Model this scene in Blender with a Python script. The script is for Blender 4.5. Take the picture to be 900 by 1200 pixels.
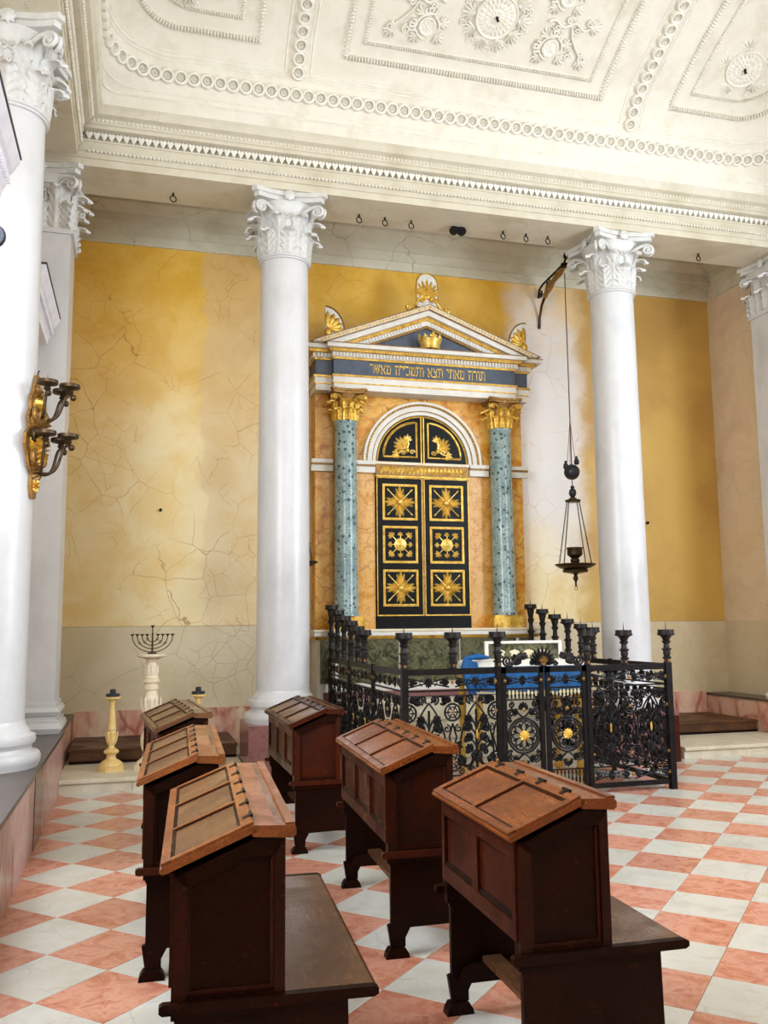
import bpy, math, random
from math import sin, cos, pi, radians as rad, sqrt, hypot, atan2
from mathutils import Matrix as Mx, Vector as V
random.seed(7)
sc = bpy.context.scene
for o in list(bpy.data.objects): bpy.data.objects.remove(o)

# ------------------------------------------------------------------ camera
F_PX, YAW, PITCH, ROLL, EYE = 1044.8, 0.2704, 0.1248, -0.0100, 1.6
fw = V((sin(YAW)*cos(PITCH), cos(YAW)*cos(PITCH), sin(PITCH)))
r0 = V((cos(YAW), -sin(YAW), 0)); u0 = r0.cross(fw)
rt = r0*cos(ROLL)+u0*sin(ROLL); up = -r0*sin(ROLL)+u0*cos(ROLL)
cd = bpy.data.cameras.new('camera'); cam = bpy.data.objects.new('camera', cd); sc.collection.objects.link(cam)
cam.matrix_world = Mx(((rt.x, up.x, -fw.x, 0), (rt.y, up.y, -fw.y, 0), (rt.z, up.z, -fw.z, EYE), (0, 0, 0, 1)))
cd.sensor_fit = 'VERTICAL'; cd.sensor_height = 24; cd.lens = 24*F_PX/1200; cd.clip_start = .05; cd.clip_end = 200
sc.camera = cam

# ------------------------------------------------------------------ light
w = bpy.data.worlds.new('daylight'); sc.world = w; w.use_nodes = True
w.node_tree.nodes['Background'].inputs[0].default_value = (1, .965, .91, 1)
w.node_tree.nodes['Background'].inputs[1].default_value = .45
def area(name, loc, aim, sx, sy, power, col):
    l = bpy.data.lights.new(name, 'AREA'); l.shape = 'RECTANGLE'; l.size = sx; l.size_y = sy; l.energy = power; l.color = col
    o = bpy.data.objects.new(name, l); sc.collection.objects.link(o); o.location = loc
    o.rotation_euler = (V(aim)-V(loc)).to_track_quat('-Z', 'Y').to_euler(); return o
area('window_light_right', (8.75, 4.8, 4.0), (2.6, 8.0, 3.0), 3.2, 4.2, 760, (.72, .84, 1))
area('window_light_left', (-1.4, 4.2, 3.8), (4.0, 7.6, 2.6), 3.0, 3.6, 480, (.80, .89, 1))
area('window_light_rear', (3.6, -1.9, 5.7), (3.6, 9.0, 5.0), 6.0, 1.5, 260, (.88, .93, 1))  # added fill from high behind the camera, lifting ceiling and ark
vs = sc.view_settings; vs.view_transform = 'Standard'; vs.look = 'None'; vs.gamma = 1; vs.exposure = -0.22; vs.use_curve_mapping = False

# ------------------------------------------------------------------ mesh helpers
COL = sc.collection
def root(o):
    while o.parent: o = o.parent
    return o
def link(name, me, parent=None, mat=None):
    o = bpy.data.objects.new(name, me); COL.objects.link(o)
    if parent: o.parent = parent
    if mat and me and not me.materials: me.materials.append(mat)
    return o
def tag(o, label=None, cat=None, group=None, kind=None):
    if label: o['label'] = label
    if cat: o['category'] = cat
    if group: o['group'] = group
    if kind: o['kind'] = kind
    return o
def thing(name, label, cat, loc=(0, 0, 0), rz=0, group=None):
    o = link(name, None); o.location = loc; o.rotation_euler = (0, 0, rz); o.empty_display_size = .1
    return tag(o, label, cat, group)
def inst(name, me, M, parent):
    o = link(name, me, parent); o.matrix_local = M if isinstance(M, Mx) else Mx.Translation(M); return o
def copy_tree(o, parent=None):
    c = o.copy(); COL.objects.link(c); c.parent = parent
    c.matrix_parent_inverse = o.matrix_parent_inverse.copy()
    for ch in list(o.children): copy_tree(ch, c)
    return c

class MB:
    def __init__(s): s.v = []; s.f = []
    def add(s, vs_, fs, M=None):
        n = len(s.v); s.v += [tuple(M @ V(p)) if M else tuple(p) for p in vs_]; s.f += [tuple(i+n for i in f) for f in fs]; return s
    def box(s, x0, x1, y0, y1, z0, z1, M=None):
        return s.add([(x0, y0, z0), (x1, y0, z0), (x1, y1, z0), (x0, y1, z0), (x0, y0, z1), (x1, y0, z1), (x1, y1, z1), (x0, y1, z1)],
            [(0, 3, 2, 1), (4, 5, 6, 7), (0, 1, 5, 4), (1, 2, 6, 5), (2, 3, 7, 6), (3, 0, 4, 7)], M)
    def prism(s, poly, a0, a1, ax='y', M=None):
        # poly: list of 2-D points; extruded along ax. ax y: (x,z), ax x: (y,z), ax z: (x,y)
        mp = {'y': lambda p, a: (p[0], a, p[1]), 'x': lambda p, a: (a, p[0], p[1]), 'z': lambda p, a: (p[0], p[1], a)}[ax]
        n = len(poly); vs_ = [mp(p, a0) for p in poly]+[mp(p, a1) for p in poly]
        fs = [tuple(range(n)), tuple(range(2*n-1, n-1, -1))]+[(i, i+n, (i+1) % n+n, (i+1) % n) for i in range(n)]
        return s.add(vs_, fs, M)
    def lathe(s, prof, seg=24, c=(0, 0, 0), M=None, cap=True):
        vs_ = []; fs = []
        for r, z in prof:
            for k in range(seg):
                a = 2*pi*k/seg; vs_.append((c[0]+r*cos(a), c[1]+r*sin(a), c[2]+z))
        for i in range(len(prof)-1):
            for k in range(seg):
                k2 = (k+1) % seg; fs.append((i*seg+k, i*seg+k2, (i+1)*seg+k2, (i+1)*seg+k))
        if cap:
            if prof[0][0] > 1e-5: fs.append(tuple(reversed(range(seg))))
            if prof[-1][0] > 1e-5: fs.append(tuple(range((len(prof)-1)*seg, len(prof)*seg)))
        return s.add(vs_, fs, M)
    def tube(s, pts, r, seg=6, closed=False, M=None, cap=True):
        pts = [V(p) for p in pts]; n = len(pts); rs = r if isinstance(r, (list, tuple)) else [r]*n
        vs_ = []; fs = []; prev = None
        for i in range(n):
            a = pts[(i-1) % n] if (closed or i > 0) else pts[i]; b = pts[(i+1) % n] if (closed or i < n-1) else pts[i]
            t = (b-a); t = t.normalized() if t.length > 1e-9 else V((0, 0, 1))
            if prev is None: nrm = t.orthogonal().normalized()
            else:
                nrm = prev-t*prev.dot(t); nrm = nrm.normalized() if nrm.length > 1e-6 else t.orthogonal().normalized()
            prev = nrm; bn = t.cross(nrm)
            for k in range(seg):
                q = 2*pi*k/seg; vs_.append(pts[i]+(nrm*cos(q)+bn*sin(q))*rs[i])
        for i in range(n if closed else n-1):
            j = (i+1) % n
            for k in range(seg):
                k2 = (k+1) % seg; fs.append((i*seg+k, i*seg+k2, j*seg+k2, j*seg+k))
        if cap and not closed: fs += [tuple(reversed(range(seg))), tuple(range((n-1)*seg, n*seg))]
        return s.add(vs_, fs, M)
    def ball(s, c, r, seg=8, rings=6, sz=(1, 1, 1), M=None):
        vs_ = [(c[0], c[1], c[2]-r*sz[2])]; fs = []
        for i in range(1, rings):
            t = pi*i/rings
            for k in range(seg):
                a = 2*pi*k/seg; vs_.append((c[0]+r*sz[0]*sin(t)*cos(a), c[1]+r*sz[1]*sin(t)*sin(a), c[2]-r*sz[2]*cos(t)))
        vs_.append((c[0], c[1], c[2]+r*sz[2])); L = len(vs_)-1
        for k in range(seg):
            k2 = (k+1) % seg; fs.append((0, 1+k2, 1+k)); fs.append((L, L-seg+k, L-seg+k2))
            for i in range(rings-2): fs.append((1+i*seg+k, 1+i*seg+k2, 1+(i+1)*seg+k2, 1+(i+1)*seg+k))
        return s.add(vs_, fs, M)
    def grid(s, P, closed_u=False, flip=False, M=None):
        nu = len(P); nv = len(P[0]); fs = []
        for i in range(nu if closed_u else nu-1):
            for j in range(nv-1):
                a, b, c, d = i*nv+j, ((i+1) % nu)*nv+j, ((i+1) % nu)*nv+j+1, i*nv+j+1
                fs.append((a, d, c, b) if flip else (a, b, c, d))
        return s.add([p for r in P for p in r], fs, M)
    def ring(s, R, r, seg=20, ts=6, M=None, flat=1):
        vs_ = []; fs = []
        for i in range(seg):
            a = 2*pi*i/seg
            for k in range(ts):
                q = 2*pi*k/ts; vs_.append(((R+r*cos(q))*cos(a), (R+r*cos(q))*sin(a), r*sin(q)*flat))
        for i in range(seg):
            for k in range(ts):
                i2 = (i+1) % seg; k2 = (k+1) % ts; fs.append((i*ts+k, i2*ts+k, i2*ts+k2, i*ts+k2))
        return s.add(vs_, fs, M)
    def petal(s, M, L=1, wd=.3, h=.1, th=0.0):
        # tear-drop lying in XY plane along +Y, ridge up +Z
        out = [(0, 0), (.28*wd, .2*L), (.5*wd, .55*L), (.38*wd, .85*L), (0, L), (-.38*wd, .85*L), (-.5*wd, .55*L), (-.28*wd, .2*L)]
        vs_ = [(x, y, 0) for x, y in out]+[(0, .2*L, h*.6), (0, .55*L, h), (0, .85*L, h*.7)]
        fs = [(0, 1, 8), (1, 2, 9, 8), (2, 3, 10, 9), (3, 4, 10), (4, 5, 10), (5, 6, 9, 10), (6, 7, 8, 9), (7, 0, 8)]
        if th:
            n = len(vs_); vs_ += [(x, y, -th) for x, y in out]; fs += [(i, n+i, n+(i+1) % 8, (i+1) % 8) for i in range(8)]+[tuple(n+i for i in range(7, -1, -1))]
        return s.add(vs_, fs, M)
    def mesh(s, name, mat=None, smooth=None):
        me = bpy.data.meshes.new(name); me.from_pydata(s.v, [], s.f)
        if mat: me.materials.append(mat)
        if smooth is not None:
            me.polygons.foreach_set('use_smooth', [True]*len(me.polygons)); me.update()
            me.set_sharp_from_angle(angle=rad(smooth))
        me.update(); return me
    def build(s, name, mat, parent=None, smooth=None, world=False):
        if world and parent:
            l = root(parent).location; s.v = [(a-l.x, b-l.y, c-l.z) for a, b, c in s.v]
        return link(name, s.mesh(name, mat, smooth), parent)
def T(x, y, z): return Mx.Translation((x, y, z))
def RX(a): return Mx.Rotation(a, 4, 'X')
def RY(a): return Mx.Rotation(a, 4, 'Y')
def RZ(a): return Mx.Rotation(a, 4, 'Z')
def S(a, b=None, c=None): return Mx.Diagonal((a, b if b is not None else a, c if c is not None else a, 1))
def arc(cx, cy, r, a0, a1, n=12): return [(cx+r*cos(a0+(a1-a0)*i/n), cy+r*sin(a0+(a1-a0)*i/n)) for i in range(n+1)]
def spiral(cx, cy, r, a0, turns=1.6, d=1, n=22, k=.12):
    # from outer radius r at angle a0 winding in
    return [(cx+r*(1-(1-k)*i/n)*cos(a0+d*2*pi*turns*i/n), cy+r*(1-(1-k)*i/n)*sin(a0+d*2*pi*turns*i/n)) for i in range(n+1)]
def palmette(mb, M, n=7, R=1, spread=2.2, wd=.34, h=.1, th=0, tail=True):
    for i in range(n):
        t = (i/(n-1)-.5) if n > 1 else 0
        mb.petal(M @ RZ(-t*spread) , R*(1-.32*abs(t)*2*.8), R*wd, R*h, th)
    if tail: mb.ball((0, .05*R, 0), .14*R, 6, 4, (1.5, 1, .7), M)
def rosette(mb, M, R=1, n=8, h=.12, th=0, wd=.5):
    for i in range(n): mb.petal(M @ RZ(2*pi*i/n), R, R*wd, R*h, th)
    mb.ball((0, 0, R*h*.5), R*.26, 8, 4, (1, 1, .8), M)

# ------------------------------------------------------------------ materials
def srgb(c):
    return tuple(((x/255)/12.92 if x/255 <= .04045 else ((x/255+.055)/1.055)**2.4) for x in c)+(1,)
class NT:
    def __init__(s, name):
        s.m = bpy.data.materials.new(name); s.m.use_nodes = True; s.t = s.m.node_tree; s.n = s.t.nodes
        s.b = s.n['Principled BSDF']; s.co = s.n.new('ShaderNodeTexCoord').outputs['Object']
    def node(s, ty, **kw):
        n = s.n.new(ty)
        for k, v in kw.items(): setattr(n, k, v)
        return n
    def lk(s, a, b): s.t.links.new(a, b)
    def put(s, sock, val):
        if hasattr(val, 'is_linked') or isinstance(val, bpy.types.NodeSocket): s.lk(val, sock)
        else: sock.default_value = val
    def mapping(s, scale=(1, 1, 1), loc=(0, 0, 0), co=None):
        m = s.node('ShaderNodeMapping'); m.inputs['Scale'].default_value = scale; m.inputs['Location'].default_value = loc
        s.lk(co or s.co, m.inputs['Vector']); return m.outputs[0]
    def noise(s, scale=5, detail=6, rough=.55, dist=0, co=None):
        n = s.node('ShaderNodeTexNoise'); n.inputs['Scale'].default_value = scale; n.inputs['Detail'].default_value = detail
        n.inputs['Roughness'].default_value = rough; n.inputs['Distortion'].default_value = dist; s.lk(co or s.co, n.inputs['Vector']); return n.outputs['Fac']
    def ramp(s, fac, stops, interp='LINEAR'):
        r = s.node('ShaderNodeValToRGB'); r.color_ramp.interpolation = interp; e = r.color_ramp.elements
        while len(e) < len(stops): e.new(.5)
        for i, (p, c) in enumerate(stops): e[i].position = p; e[i].color = c
        s.lk(fac, r.inputs[0]); return r.outputs[0]
    def mix(s, fac, a, b, blend='MIX'):
        m = s.node('ShaderNodeMix', data_type='RGBA', blend_type=blend)
        s.put(m.inputs[0], fac); s.put(m.inputs[6], a); s.put(m.inputs[7], b); return m.outputs[2]
    def math(s, op, a, b=0.0, clamp=False):
        m = s.node('ShaderNodeMath', operation=op, use_clamp=clamp); s.put(m.inputs[0], a); s.put(m.inputs[1], b); return m.outputs[0]
    def maprange(s, v, a, b, c=0.0, d=1.0, smooth=True):
        m = s.node('ShaderNodeMapRange', interpolation_type='SMOOTHSTEP' if smooth else 'LINEAR'); s.put(m.inputs[0], v)
        for i, x in enumerate((a, b, c, d)): m.inputs[i+1].default_value = x
        return m.outputs[0]
    def vein(s, scale, width, dist=.35, dscale=2.5, co=None):
        # crack lines: distance to voronoi edge on distorted coords -> 1 on line
        c = co or s.co; n = s.node('ShaderNodeTexNoise'); n.inputs['Scale'].default_value = dscale; n.inputs['Detail'].default_value = 4; s.lk(c, n.inputs['Vector'])
        sub = s.node('ShaderNodeVectorMath', operation='SUBTRACT'); s.lk(n.outputs['Color'], sub.inputs[0]); sub.inputs[1].default_value = (.5, .5, .5)
        mul = s.node('ShaderNodeVectorMath', operation='SCALE'); s.lk(sub.outputs[0], mul.inputs[0]); mul.inputs['Scale'].default_value = dist
        ad = s.node('ShaderNodeVectorMath', operation='ADD'); s.lk(c, ad.inputs[0]); s.lk(mul.outputs[0], ad.inputs[1])
        v = s.node('ShaderNodeTexVoronoi', feature='DISTANCE_TO_EDGE'); v.inputs['Scale'].default_value = scale; s.lk(ad.outputs[0], v.inputs['Vector'])
        return s.maprange(v.outputs['Distance'], 0, width, 1, 0)
    def xyz(s):
        n = s.node('ShaderNodeSeparateXYZ'); s.lk(s.co, n.inputs[0]); return n.outputs
    def bump(s, h, strength=.3, dist=.01):
        b = s.node('ShaderNodeBump'); b.inputs['Strength'].default_value = strength; b.inputs['Distance'].default_value = dist; s.lk(h, b.inputs['Height']); s.lk(b.outputs[0], s.b.inputs['Normal'])
    def rnd(s): return s.node('ShaderNodeObjectInfo').outputs['Random']
    def fin(s, col, rough=.5, metal=0, spec=.5, coat=0, coat_r=.15):
        s.put(s.b.inputs['Base Color'], col); s.put(s.b.inputs['Roughness'], rough); s.b.inputs['Metallic'].default_value = metal
        s.b.inputs['Specular IOR Level'].default_value = spec; s.b.inputs['Coat Weight'].default_value = coat; s.b.inputs['Coat Roughness'].default_value = coat_r
        return s.m
def simple(name, cols, scale=6, rough=.5, metal=0, bump=0, vein=None, stretch=(1, 1, 1), coat=0, spec=.5, rand=0, detail=6, dist=0, lo=.3, hi=.7):
    t = NT(name); co = t.mapping(stretch) if stretch != (1, 1, 1) else t.co
    if rand:
        ad = t.node('ShaderNodeVectorMath', operation='ADD'); t.lk(co, ad.inputs[0]); k = t.math('MULTIPLY', t.rnd(), 37.0); t.lk(k, ad.inputs[1]); co = ad.outputs[0]
    nz = t.noise(scale, detail, .6, dist, co); n = len(cols)
    c = t.ramp(nz, [(lo+(hi-lo)*i/max(1, n-1), srgb(q)) for i, q in enumerate(cols)])
    if vein:
        vc, vsz, vw, va = vein; k = t.math('MULTIPLY', t.vein(vsz, vw, co=co), va)
        k = t.math('MULTIPLY', k, t.maprange(t.noise(vsz*1.3, 3, co=co), .35, .6)); c = t.mix(k, c, srgb(vc))
    if rand:
        hs = t.node('ShaderNodeHueSaturation'); t.lk(c, hs.inputs['Color']); t.lk(t.maprange(t.rnd(), 0, 1, 1-rand, 1+rand, False), hs.inputs['Value']); c = hs.outputs[0]
    if bump: t.bump(nz, bump, .01)
    return t.fin(c, rough, metal, spec, coat)

M = {}
M['plaster'] = simple('cream_plaster', [(214, 206, 184), (230, 224, 207), (222, 214, 193)], 2.2, .75, bump=.12)
M['relief'] = simple('relief_plaster', [(222, 216, 198), (240, 236, 224)], 9, .7, bump=.1)
M['stone'] = simple('entablature_marble', [(192, 182, 154), (212, 204, 182), (203, 194, 170)], 1.6, .5, vein=((160, 146, 116), 1.3, .007, .4))
M['stone_grey'] = simple('greyish_moulding_marble', [(204, 197, 168), (224, 218, 194), (213, 206, 180)], 1.6, .5, vein=((120, 112, 92), 1.4, .012, .5))
M['white_marble'] = simple('white_marble', [(194, 193, 191), (214, 213, 212), (204, 202, 198)], 1.5, .32, vein=((206, 203, 196), 1.1, .012, .4), stretch=(1, 1, .6))
M['capital'] = simple('white_carved_stone', [(204, 202, 195), (222, 221, 216)], 8, .6, bump=.15)
M['mauve'] = simple('mauve_marble', [(112, 74, 72), (140, 96, 92), (126, 82, 80)], 14, .25)
M['brown_stone'] = simple('brown_grey_stone', [(66, 53, 47), (90, 74, 66)], 6, .3)
M['red_marble'] = simple('red_veined_marble', [(232, 206, 176), (222, 176, 148), (206, 140, 118), (238, 216, 190)], 2.2, .3, vein=((168, 84, 66), 2.4, .1, .8), dist=1.2, stretch=(1, 1, .7))
def striped():
    t = NT('striped_pink_marble'); co = t.mapping((1, 3.2, .45)); n = t.noise(2.8, 8, .7, .5, co)
    c = t.ramp(n, [(.38, srgb((150, 92, 84))), (.46, srgb((216, 184, 174))), (.53, srgb((176, 122, 112))), (.62, srgb((228, 206, 194)))]); return t.fin(c, .3)
M['striped'] = striped()
M['step'] = simple('worn_step_marble', [(196, 184, 156), (220, 210, 186), (206, 194, 166)], 3, .45, vein=((150, 136, 110), 2, .012, .5))
M['tile_white'] = simple('white_tile_marble', [(196, 190, 175), (212, 207, 195), (203, 195, 175)], 3.5, .24, vein=((176, 168, 150), 2.4, .02, .4), rand=.07, bump=.02)
M['tile_red'] = simple('red_tile_marble', [(184, 110, 84), (198, 128, 101), (212, 152, 128), (188, 114, 88)], 8, .26, vein=((220, 166, 134), 16, .1, .35), rand=.09, dist=.8, bump=.02)
M['grout'] = simple('grout', [(150, 142, 128), (172, 164, 150)], 20, .9)
def wood(name, cols, rough=.4, coat=0.0, spec=.3, scale=2.2):
    t = NT(name); ad = t.node('ShaderNodeVectorMath', operation='ADD'); t.lk(t.co, ad.inputs[0]); t.lk(t.math('MULTIPLY', t.rnd(), 23.0), ad.inputs[1])
    co = t.mapping((14, 1.6, 14), co=ad.outputs[0]); n = t.noise(scale, 9, .68, 1.6, co); b = t.noise(3.2, 5, .6, .6, ad.outputs[0])
    c = t.ramp(n, [(.30+.40*i/(len(cols)-1), srgb(q)) for i, q in enumerate(cols)])
    c = t.mix(t.maprange(b, .38, .66, 0, .6), c, srgb(cols[0]))
    sp = t.maprange(t.noise(46, 2, .5, 0, ad.outputs[0]), .72, .76, 0, .5); c = t.mix(sp, c, srgb(cols[-1]))
    t.bump(n, .12, .004); return t.fin(c, t.maprange(b, .3, .7, rough-.1, rough+.12), 0, spec, coat, .2)
M['wood'] = wood('dark_walnut', [(16, 4, 1), (38, 12, 4), (26, 8, 2), (62, 25, 9)], .4, 0, .1)
M['wood_mid'] = wood('brown_walnut', [(22, 6, 2), (58, 21, 7), (40, 13, 4), (90, 40, 16)], .36, 0, .15)  # bench end frames: edge light put into a lighter tone; also one bench end
M['wood_red'] = wood('reddish_walnut', [(34, 10, 4), (78, 29, 11), (56, 19, 7), (104, 46, 19)], .34, 0, .2)
M['wood_amber'] = wood('amber_walnut', [(74, 32, 11), (140, 72, 28), (106, 50, 18), (176, 102, 46)], .28, .2)
M['wood_lid'] = wood('worn_honey_walnut', [(92, 48, 22), (156, 92, 48), (124, 68, 33), (184, 118, 66)], .3, .15)
M['wood_panel'] = wood('faded_brown_walnut', [(74, 46, 28), (122, 82, 54), (98, 65, 41), (146, 104, 70)], .28, .15)
M['wood_old'] = wood('old_brown_boards', [(54, 32, 18), (98, 62, 32), (74, 46, 24)], .5)
M['iron'] = simple('black_iron', [(20, 19, 20), (40, 38, 38)], 20, .42, .75, bump=.15)
M['iron_blue'] = simple('blackened_bronze', [(34, 32, 34), (62, 58, 58)], 18, .4, .7, bump=.15)
M['gold'] = simple('gilding', [(170, 122, 36), (224, 178, 72), (242, 208, 112)], 14, .36, .5, bump=.1)
M['gold_bright'] = simple('bright_gilding', [(196, 148, 52), (236, 196, 92), (250, 224, 142)], 18, .34, .45)
M['gold_old'] = simple('worn_gilding', [(98, 70, 32), (168, 122, 54), (120, 92, 52), (198, 150, 70)], 16, .45, .4, bump=.2)
M['paint_white'] = simple('white_paint', [(214, 209, 196), (232, 228, 218)], 5, .5)
M['slate'] = simple('slate_blue_paint', [(58, 66, 80), (78, 88, 102), (66, 74, 88)], 6, .5)
M['black'] = simple('black_lacquer', [(9, 9, 9), (17, 17, 16)], 8, .38, spec=.15)
def green_breccia():
    t = NT('green_breccia_marble'); n = t.noise(5, 6, .6); c = t.ramp(n, [(.3, srgb((116, 140, 136))), (.5, srgb((150, 172, 168))), (.7, srgb((178, 194, 188)))])
    v = t.node('ShaderNodeTexVoronoi'); v.inputs['Scale'].default_value = 17; v.inputs['Randomness'].default_value = 1; t.lk(t.co, v.inputs['Vector'])
    r = t.node('ShaderNodeSeparateColor'); t.lk(v.outputs['Color'], r.inputs[0]); k = t.math('MULTIPLY', t.maprange(v.outputs['Distance'], .28, .42, 1, 0), t.math('GREATER_THAN', r.outputs[0], .48))
    c = t.mix(t.math('MULTIPLY', k, .85), c, srgb((44, 62, 66)))
    v2 = t.node('ShaderNodeTexVoronoi'); v2.inputs['Scale'].default_value = 38; t.lk(t.co, v2.inputs['Vector']); r2 = t.node('ShaderNodeSeparateColor'); t.lk(v2.outputs['Color'], r2.inputs[0])
    k2 = t.math('MULTIPLY', t.maprange(v2.outputs['Distance'], .28, .4, 1, 0), t.math('GREATER_THAN', r2.outputs[1], .6)); c = t.mix(t.math('MULTIPLY', k2, .8), c, srgb((70, 92, 94)))
    return t.fin(c, .22)
M['breccia'] = green_breccia()
M['green'] = simple('dark_green_marble', [(34, 38, 28), (66, 68, 46), (108, 104, 72), (46, 50, 36)], 9, .25, vein=((150, 152, 120), 7, .05, .35), dist=1.5)
M['giallo'] = simple('yellow_siena_marble', [(192, 114, 24), (220, 152, 44), (234, 184, 92), (208, 136, 36)], 4.5, .35, vein=((146, 78, 42), 5.5, .05, .75), dist=.8)
M['giallo_pale'] = simple('pinkish_siena_marble', [(198, 130, 46), (220, 160, 72), (228, 178, 108), (210, 146, 62)], 5, .35, vein=((158, 88, 54), 8, .06, .7), dist=.6)
M['ivory'] = simple('cream_carved_marble', [(226, 206, 168), (242, 230, 204)], 9, .45)
M['yellow_alabaster'] = simple('yellow_alabaster', [(214, 168, 88), (234, 202, 132), (224, 184, 106)], 7, .4)
M['dark_metal'] = simple('dark_cast_metal', [(44, 46, 54), (62, 64, 72)], 12, .4, .4)
M['bronze'] = simple('aged_bronze', [(46, 36, 26), (82, 64, 42), (60, 50, 40)], 14, .42, .7)
M['rust_cord'] = simple('reddish_cord', [(104, 62, 42), (130, 84, 58)], 30, .8)
M['blue_cloth'] = simple('blue_cloth', [(4, 72, 126), (10, 104, 168)], 7, .7)
M['white_cloth'] = simple('white_cloth', [(232, 226, 206), (246, 242, 228)], 5, .75)
M['cream_cloth'] = simple('cream_fringe', [(222, 204, 150), (240, 228, 186)], 9, .75)
M['lilac_white'] = simple('white_painted_stucco', [(222, 220, 228), (240, 239, 244)], 6, .6)
M['left_plaster'] = simple('peach_plaster', [(228, 204, 166), (240, 222, 192)], 1.5, .6)

def back_wall_mat():
    t = NT('ochre_marbled_stucco'); x, y, z = t.xyz()
    n1 = t.noise(.55, 5, .6); n2 = t.noise(1.9, 6, .6, .4)
    hi = t.mix(t.maprange(n2, .35, .65), srgb((238, 190, 78)), srgb((226, 172, 48)))
    lo = t.mix(t.maprange(n2, .35, .65), srgb((244, 224, 172)), srgb((238, 206, 136)))
    zz = t.math('ADD', z, t.math('MULTIPLY', t.math('SUBTRACT', n1, .5), 3.2))
    c = t.mix(t.maprange(zz, 3.2, 6.3), lo, hi)
    # olive-brown right bay; the darker tone includes dimmer light put into the colour
    rb = t.mix(t.maprange(n1, .35, .65), srgb((214, 172, 84)), srgb((192, 148, 72)))
    xx = t.math('ADD', x, t.math('MULTIPLY', t.math('SUBTRACT', n2, .5), .5))
    c = t.mix(t.maprange(xx, 5.9, 6.3), c, rb)
    # efflorescence: whitish lime bloom between ark and right column
    wm = t.math('MULTIPLY', t.maprange(xx, 4.95, 5.25), t.maprange(xx, 6.0, 6.35, 1, 0))
    wm = t.math('MULTIPLY', wm, t.maprange(zz, 2.0, 3.6)); wm = t.math('MULTIPLY', wm, t.maprange(zz, 5.9, 6.6, 1, .35))
    c = t.mix(t.math('MULTIPLY', wm, .9), c, srgb((224, 218, 212)))
    # lilac-grey strip at far left bay
    st = t.math('MULTIPLY', t.maprange(xx, .72, .8), t.maprange(xx, 1.7, 2.3, 1, 0))
    c = t.mix(t.math('MULTIPLY', st, .35), c, srgb((216, 190, 158)))
    # dado
    dado = t.math('LESS_THAN', z, 1.595); dc = t.mix(t.maprange(n2, .35, .65), srgb((206, 190, 152)), srgb((218, 204, 174)))
    c = t.mix(t.math('MULTIPLY', dado, .85), c, dc)
    k = t.math('MULTIPLY', t.vein(1.9, .0085, .28, 1.6), t.maprange(t.noise(1.1, 4), .42, .62, .05, .75))
    k2 = t.math('MULTIPLY', t.vein(4.4, .018, .2, 2.4), t.maprange(t.noise(1.3, 2), .52, .62, 0, .55))
    kk = t.math('MAXIMUM', k, k2); kk = t.math('MULTIPLY', kk, t.maprange(x, 5.0, 6.3, 1, .35))
    c = t.mix(kk, c, t.mix(dado, srgb((172, 108, 48)), srgb((124, 104, 80))))
    line = t.math('LESS_THAN', t.math('ABSOLUTE', t.math('SUBTRACT', z, 1.597)), .006); c = t.mix(t.math('MULTIPLY', line, .5), c, srgb((150, 128, 92)))
    t.bump(n2, .1, .01); return t.fin(c, .5)
M['back_wall'] = back_wall_mat()
def right_wall_mat():
    t = NT('brown_marbled_stucco'); x, y, z = t.xyz(); n = t.noise(1.2, 6, .6, .5)
    c = t.ramp(n, [(.3, srgb((214, 186, 150))), (.5, srgb((230, 206, 174))), (.7, srgb((222, 196, 150)))])
    dado = t.math('LESS_THAN', z, 1.595); c = t.mix(t.math('MULTIPLY', dado, .6), c, srgb((206, 190, 152)))
    k = t.math('MULTIPLY', t.vein(2.2, .008, .25, 1.6), t.maprange(t.noise(1.1, 3), .4, .6, .05, .4)); c = t.mix(k, c, srgb((120, 92, 66))); return t.fin(c, .5)
M['right_wall'] = right_wall_mat()

# ================================================================== SETTING
CX = 3.66                     # axis of the room
YB = 11.5                     # back wall
XL, XR = -.70, 8.02           # faces of the side plinths / beams
def project(p):
    q = V(p)-V((0, 0, EYE)); d = q.dot(fw)
    return (450+F_PX*q.dot(rt)/d, 600-F_PX*q.dot(up)/d, d) if d > .05 else None
def struct(name, mb, mat, parent=None, smooth=None):
    o = mb.build(name, mat, parent, smooth)
    if not parent: tag(o, kind='structure')
    return o
# floor: grout bed + separate tiles laid diagonally
TS = .4159; T0 = V((-.3839, 6.0822, 0)); E1 = V((1, 1, 0))/sqrt(2); E2 = V((1, -1, 0))/sqrt(2)
floor = struct('floor', MB().box(-1.85, 9.2, -2.0, 11.7, -.12, -.006), M['grout']); floor['label'] = 'floor of white and pink marble tiles laid diagonally'
tm = {}
for nm, mt in (('tile_white', M['tile_white']), ('tile_red', M['tile_red'])):
    h = TS/2-.0016; k = h-.0015
    mb = MB(); mb.add([(-h, -h, -.012), (h, -h, -.012), (h, h, -.012), (-h, h, -.012), (-h, -h, -.0015), (h, -h, -.0015), (h, h, -.0015), (-h, h, -.0015), (-k, -k, 0), (k, -k, 0), (k, k, 0), (-k, k, 0)],
        [(0, 1, 5, 4), (1, 2, 6, 5), (2, 3, 7, 6), (3, 0, 4, 7), (4, 5, 9, 8), (5, 6, 10, 9), (6, 7, 11, 10), (7, 4, 8, 11), (8, 9, 10, 11)])
    tm[nm] = mb.mesh('tile', mt)
cand = []
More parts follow.
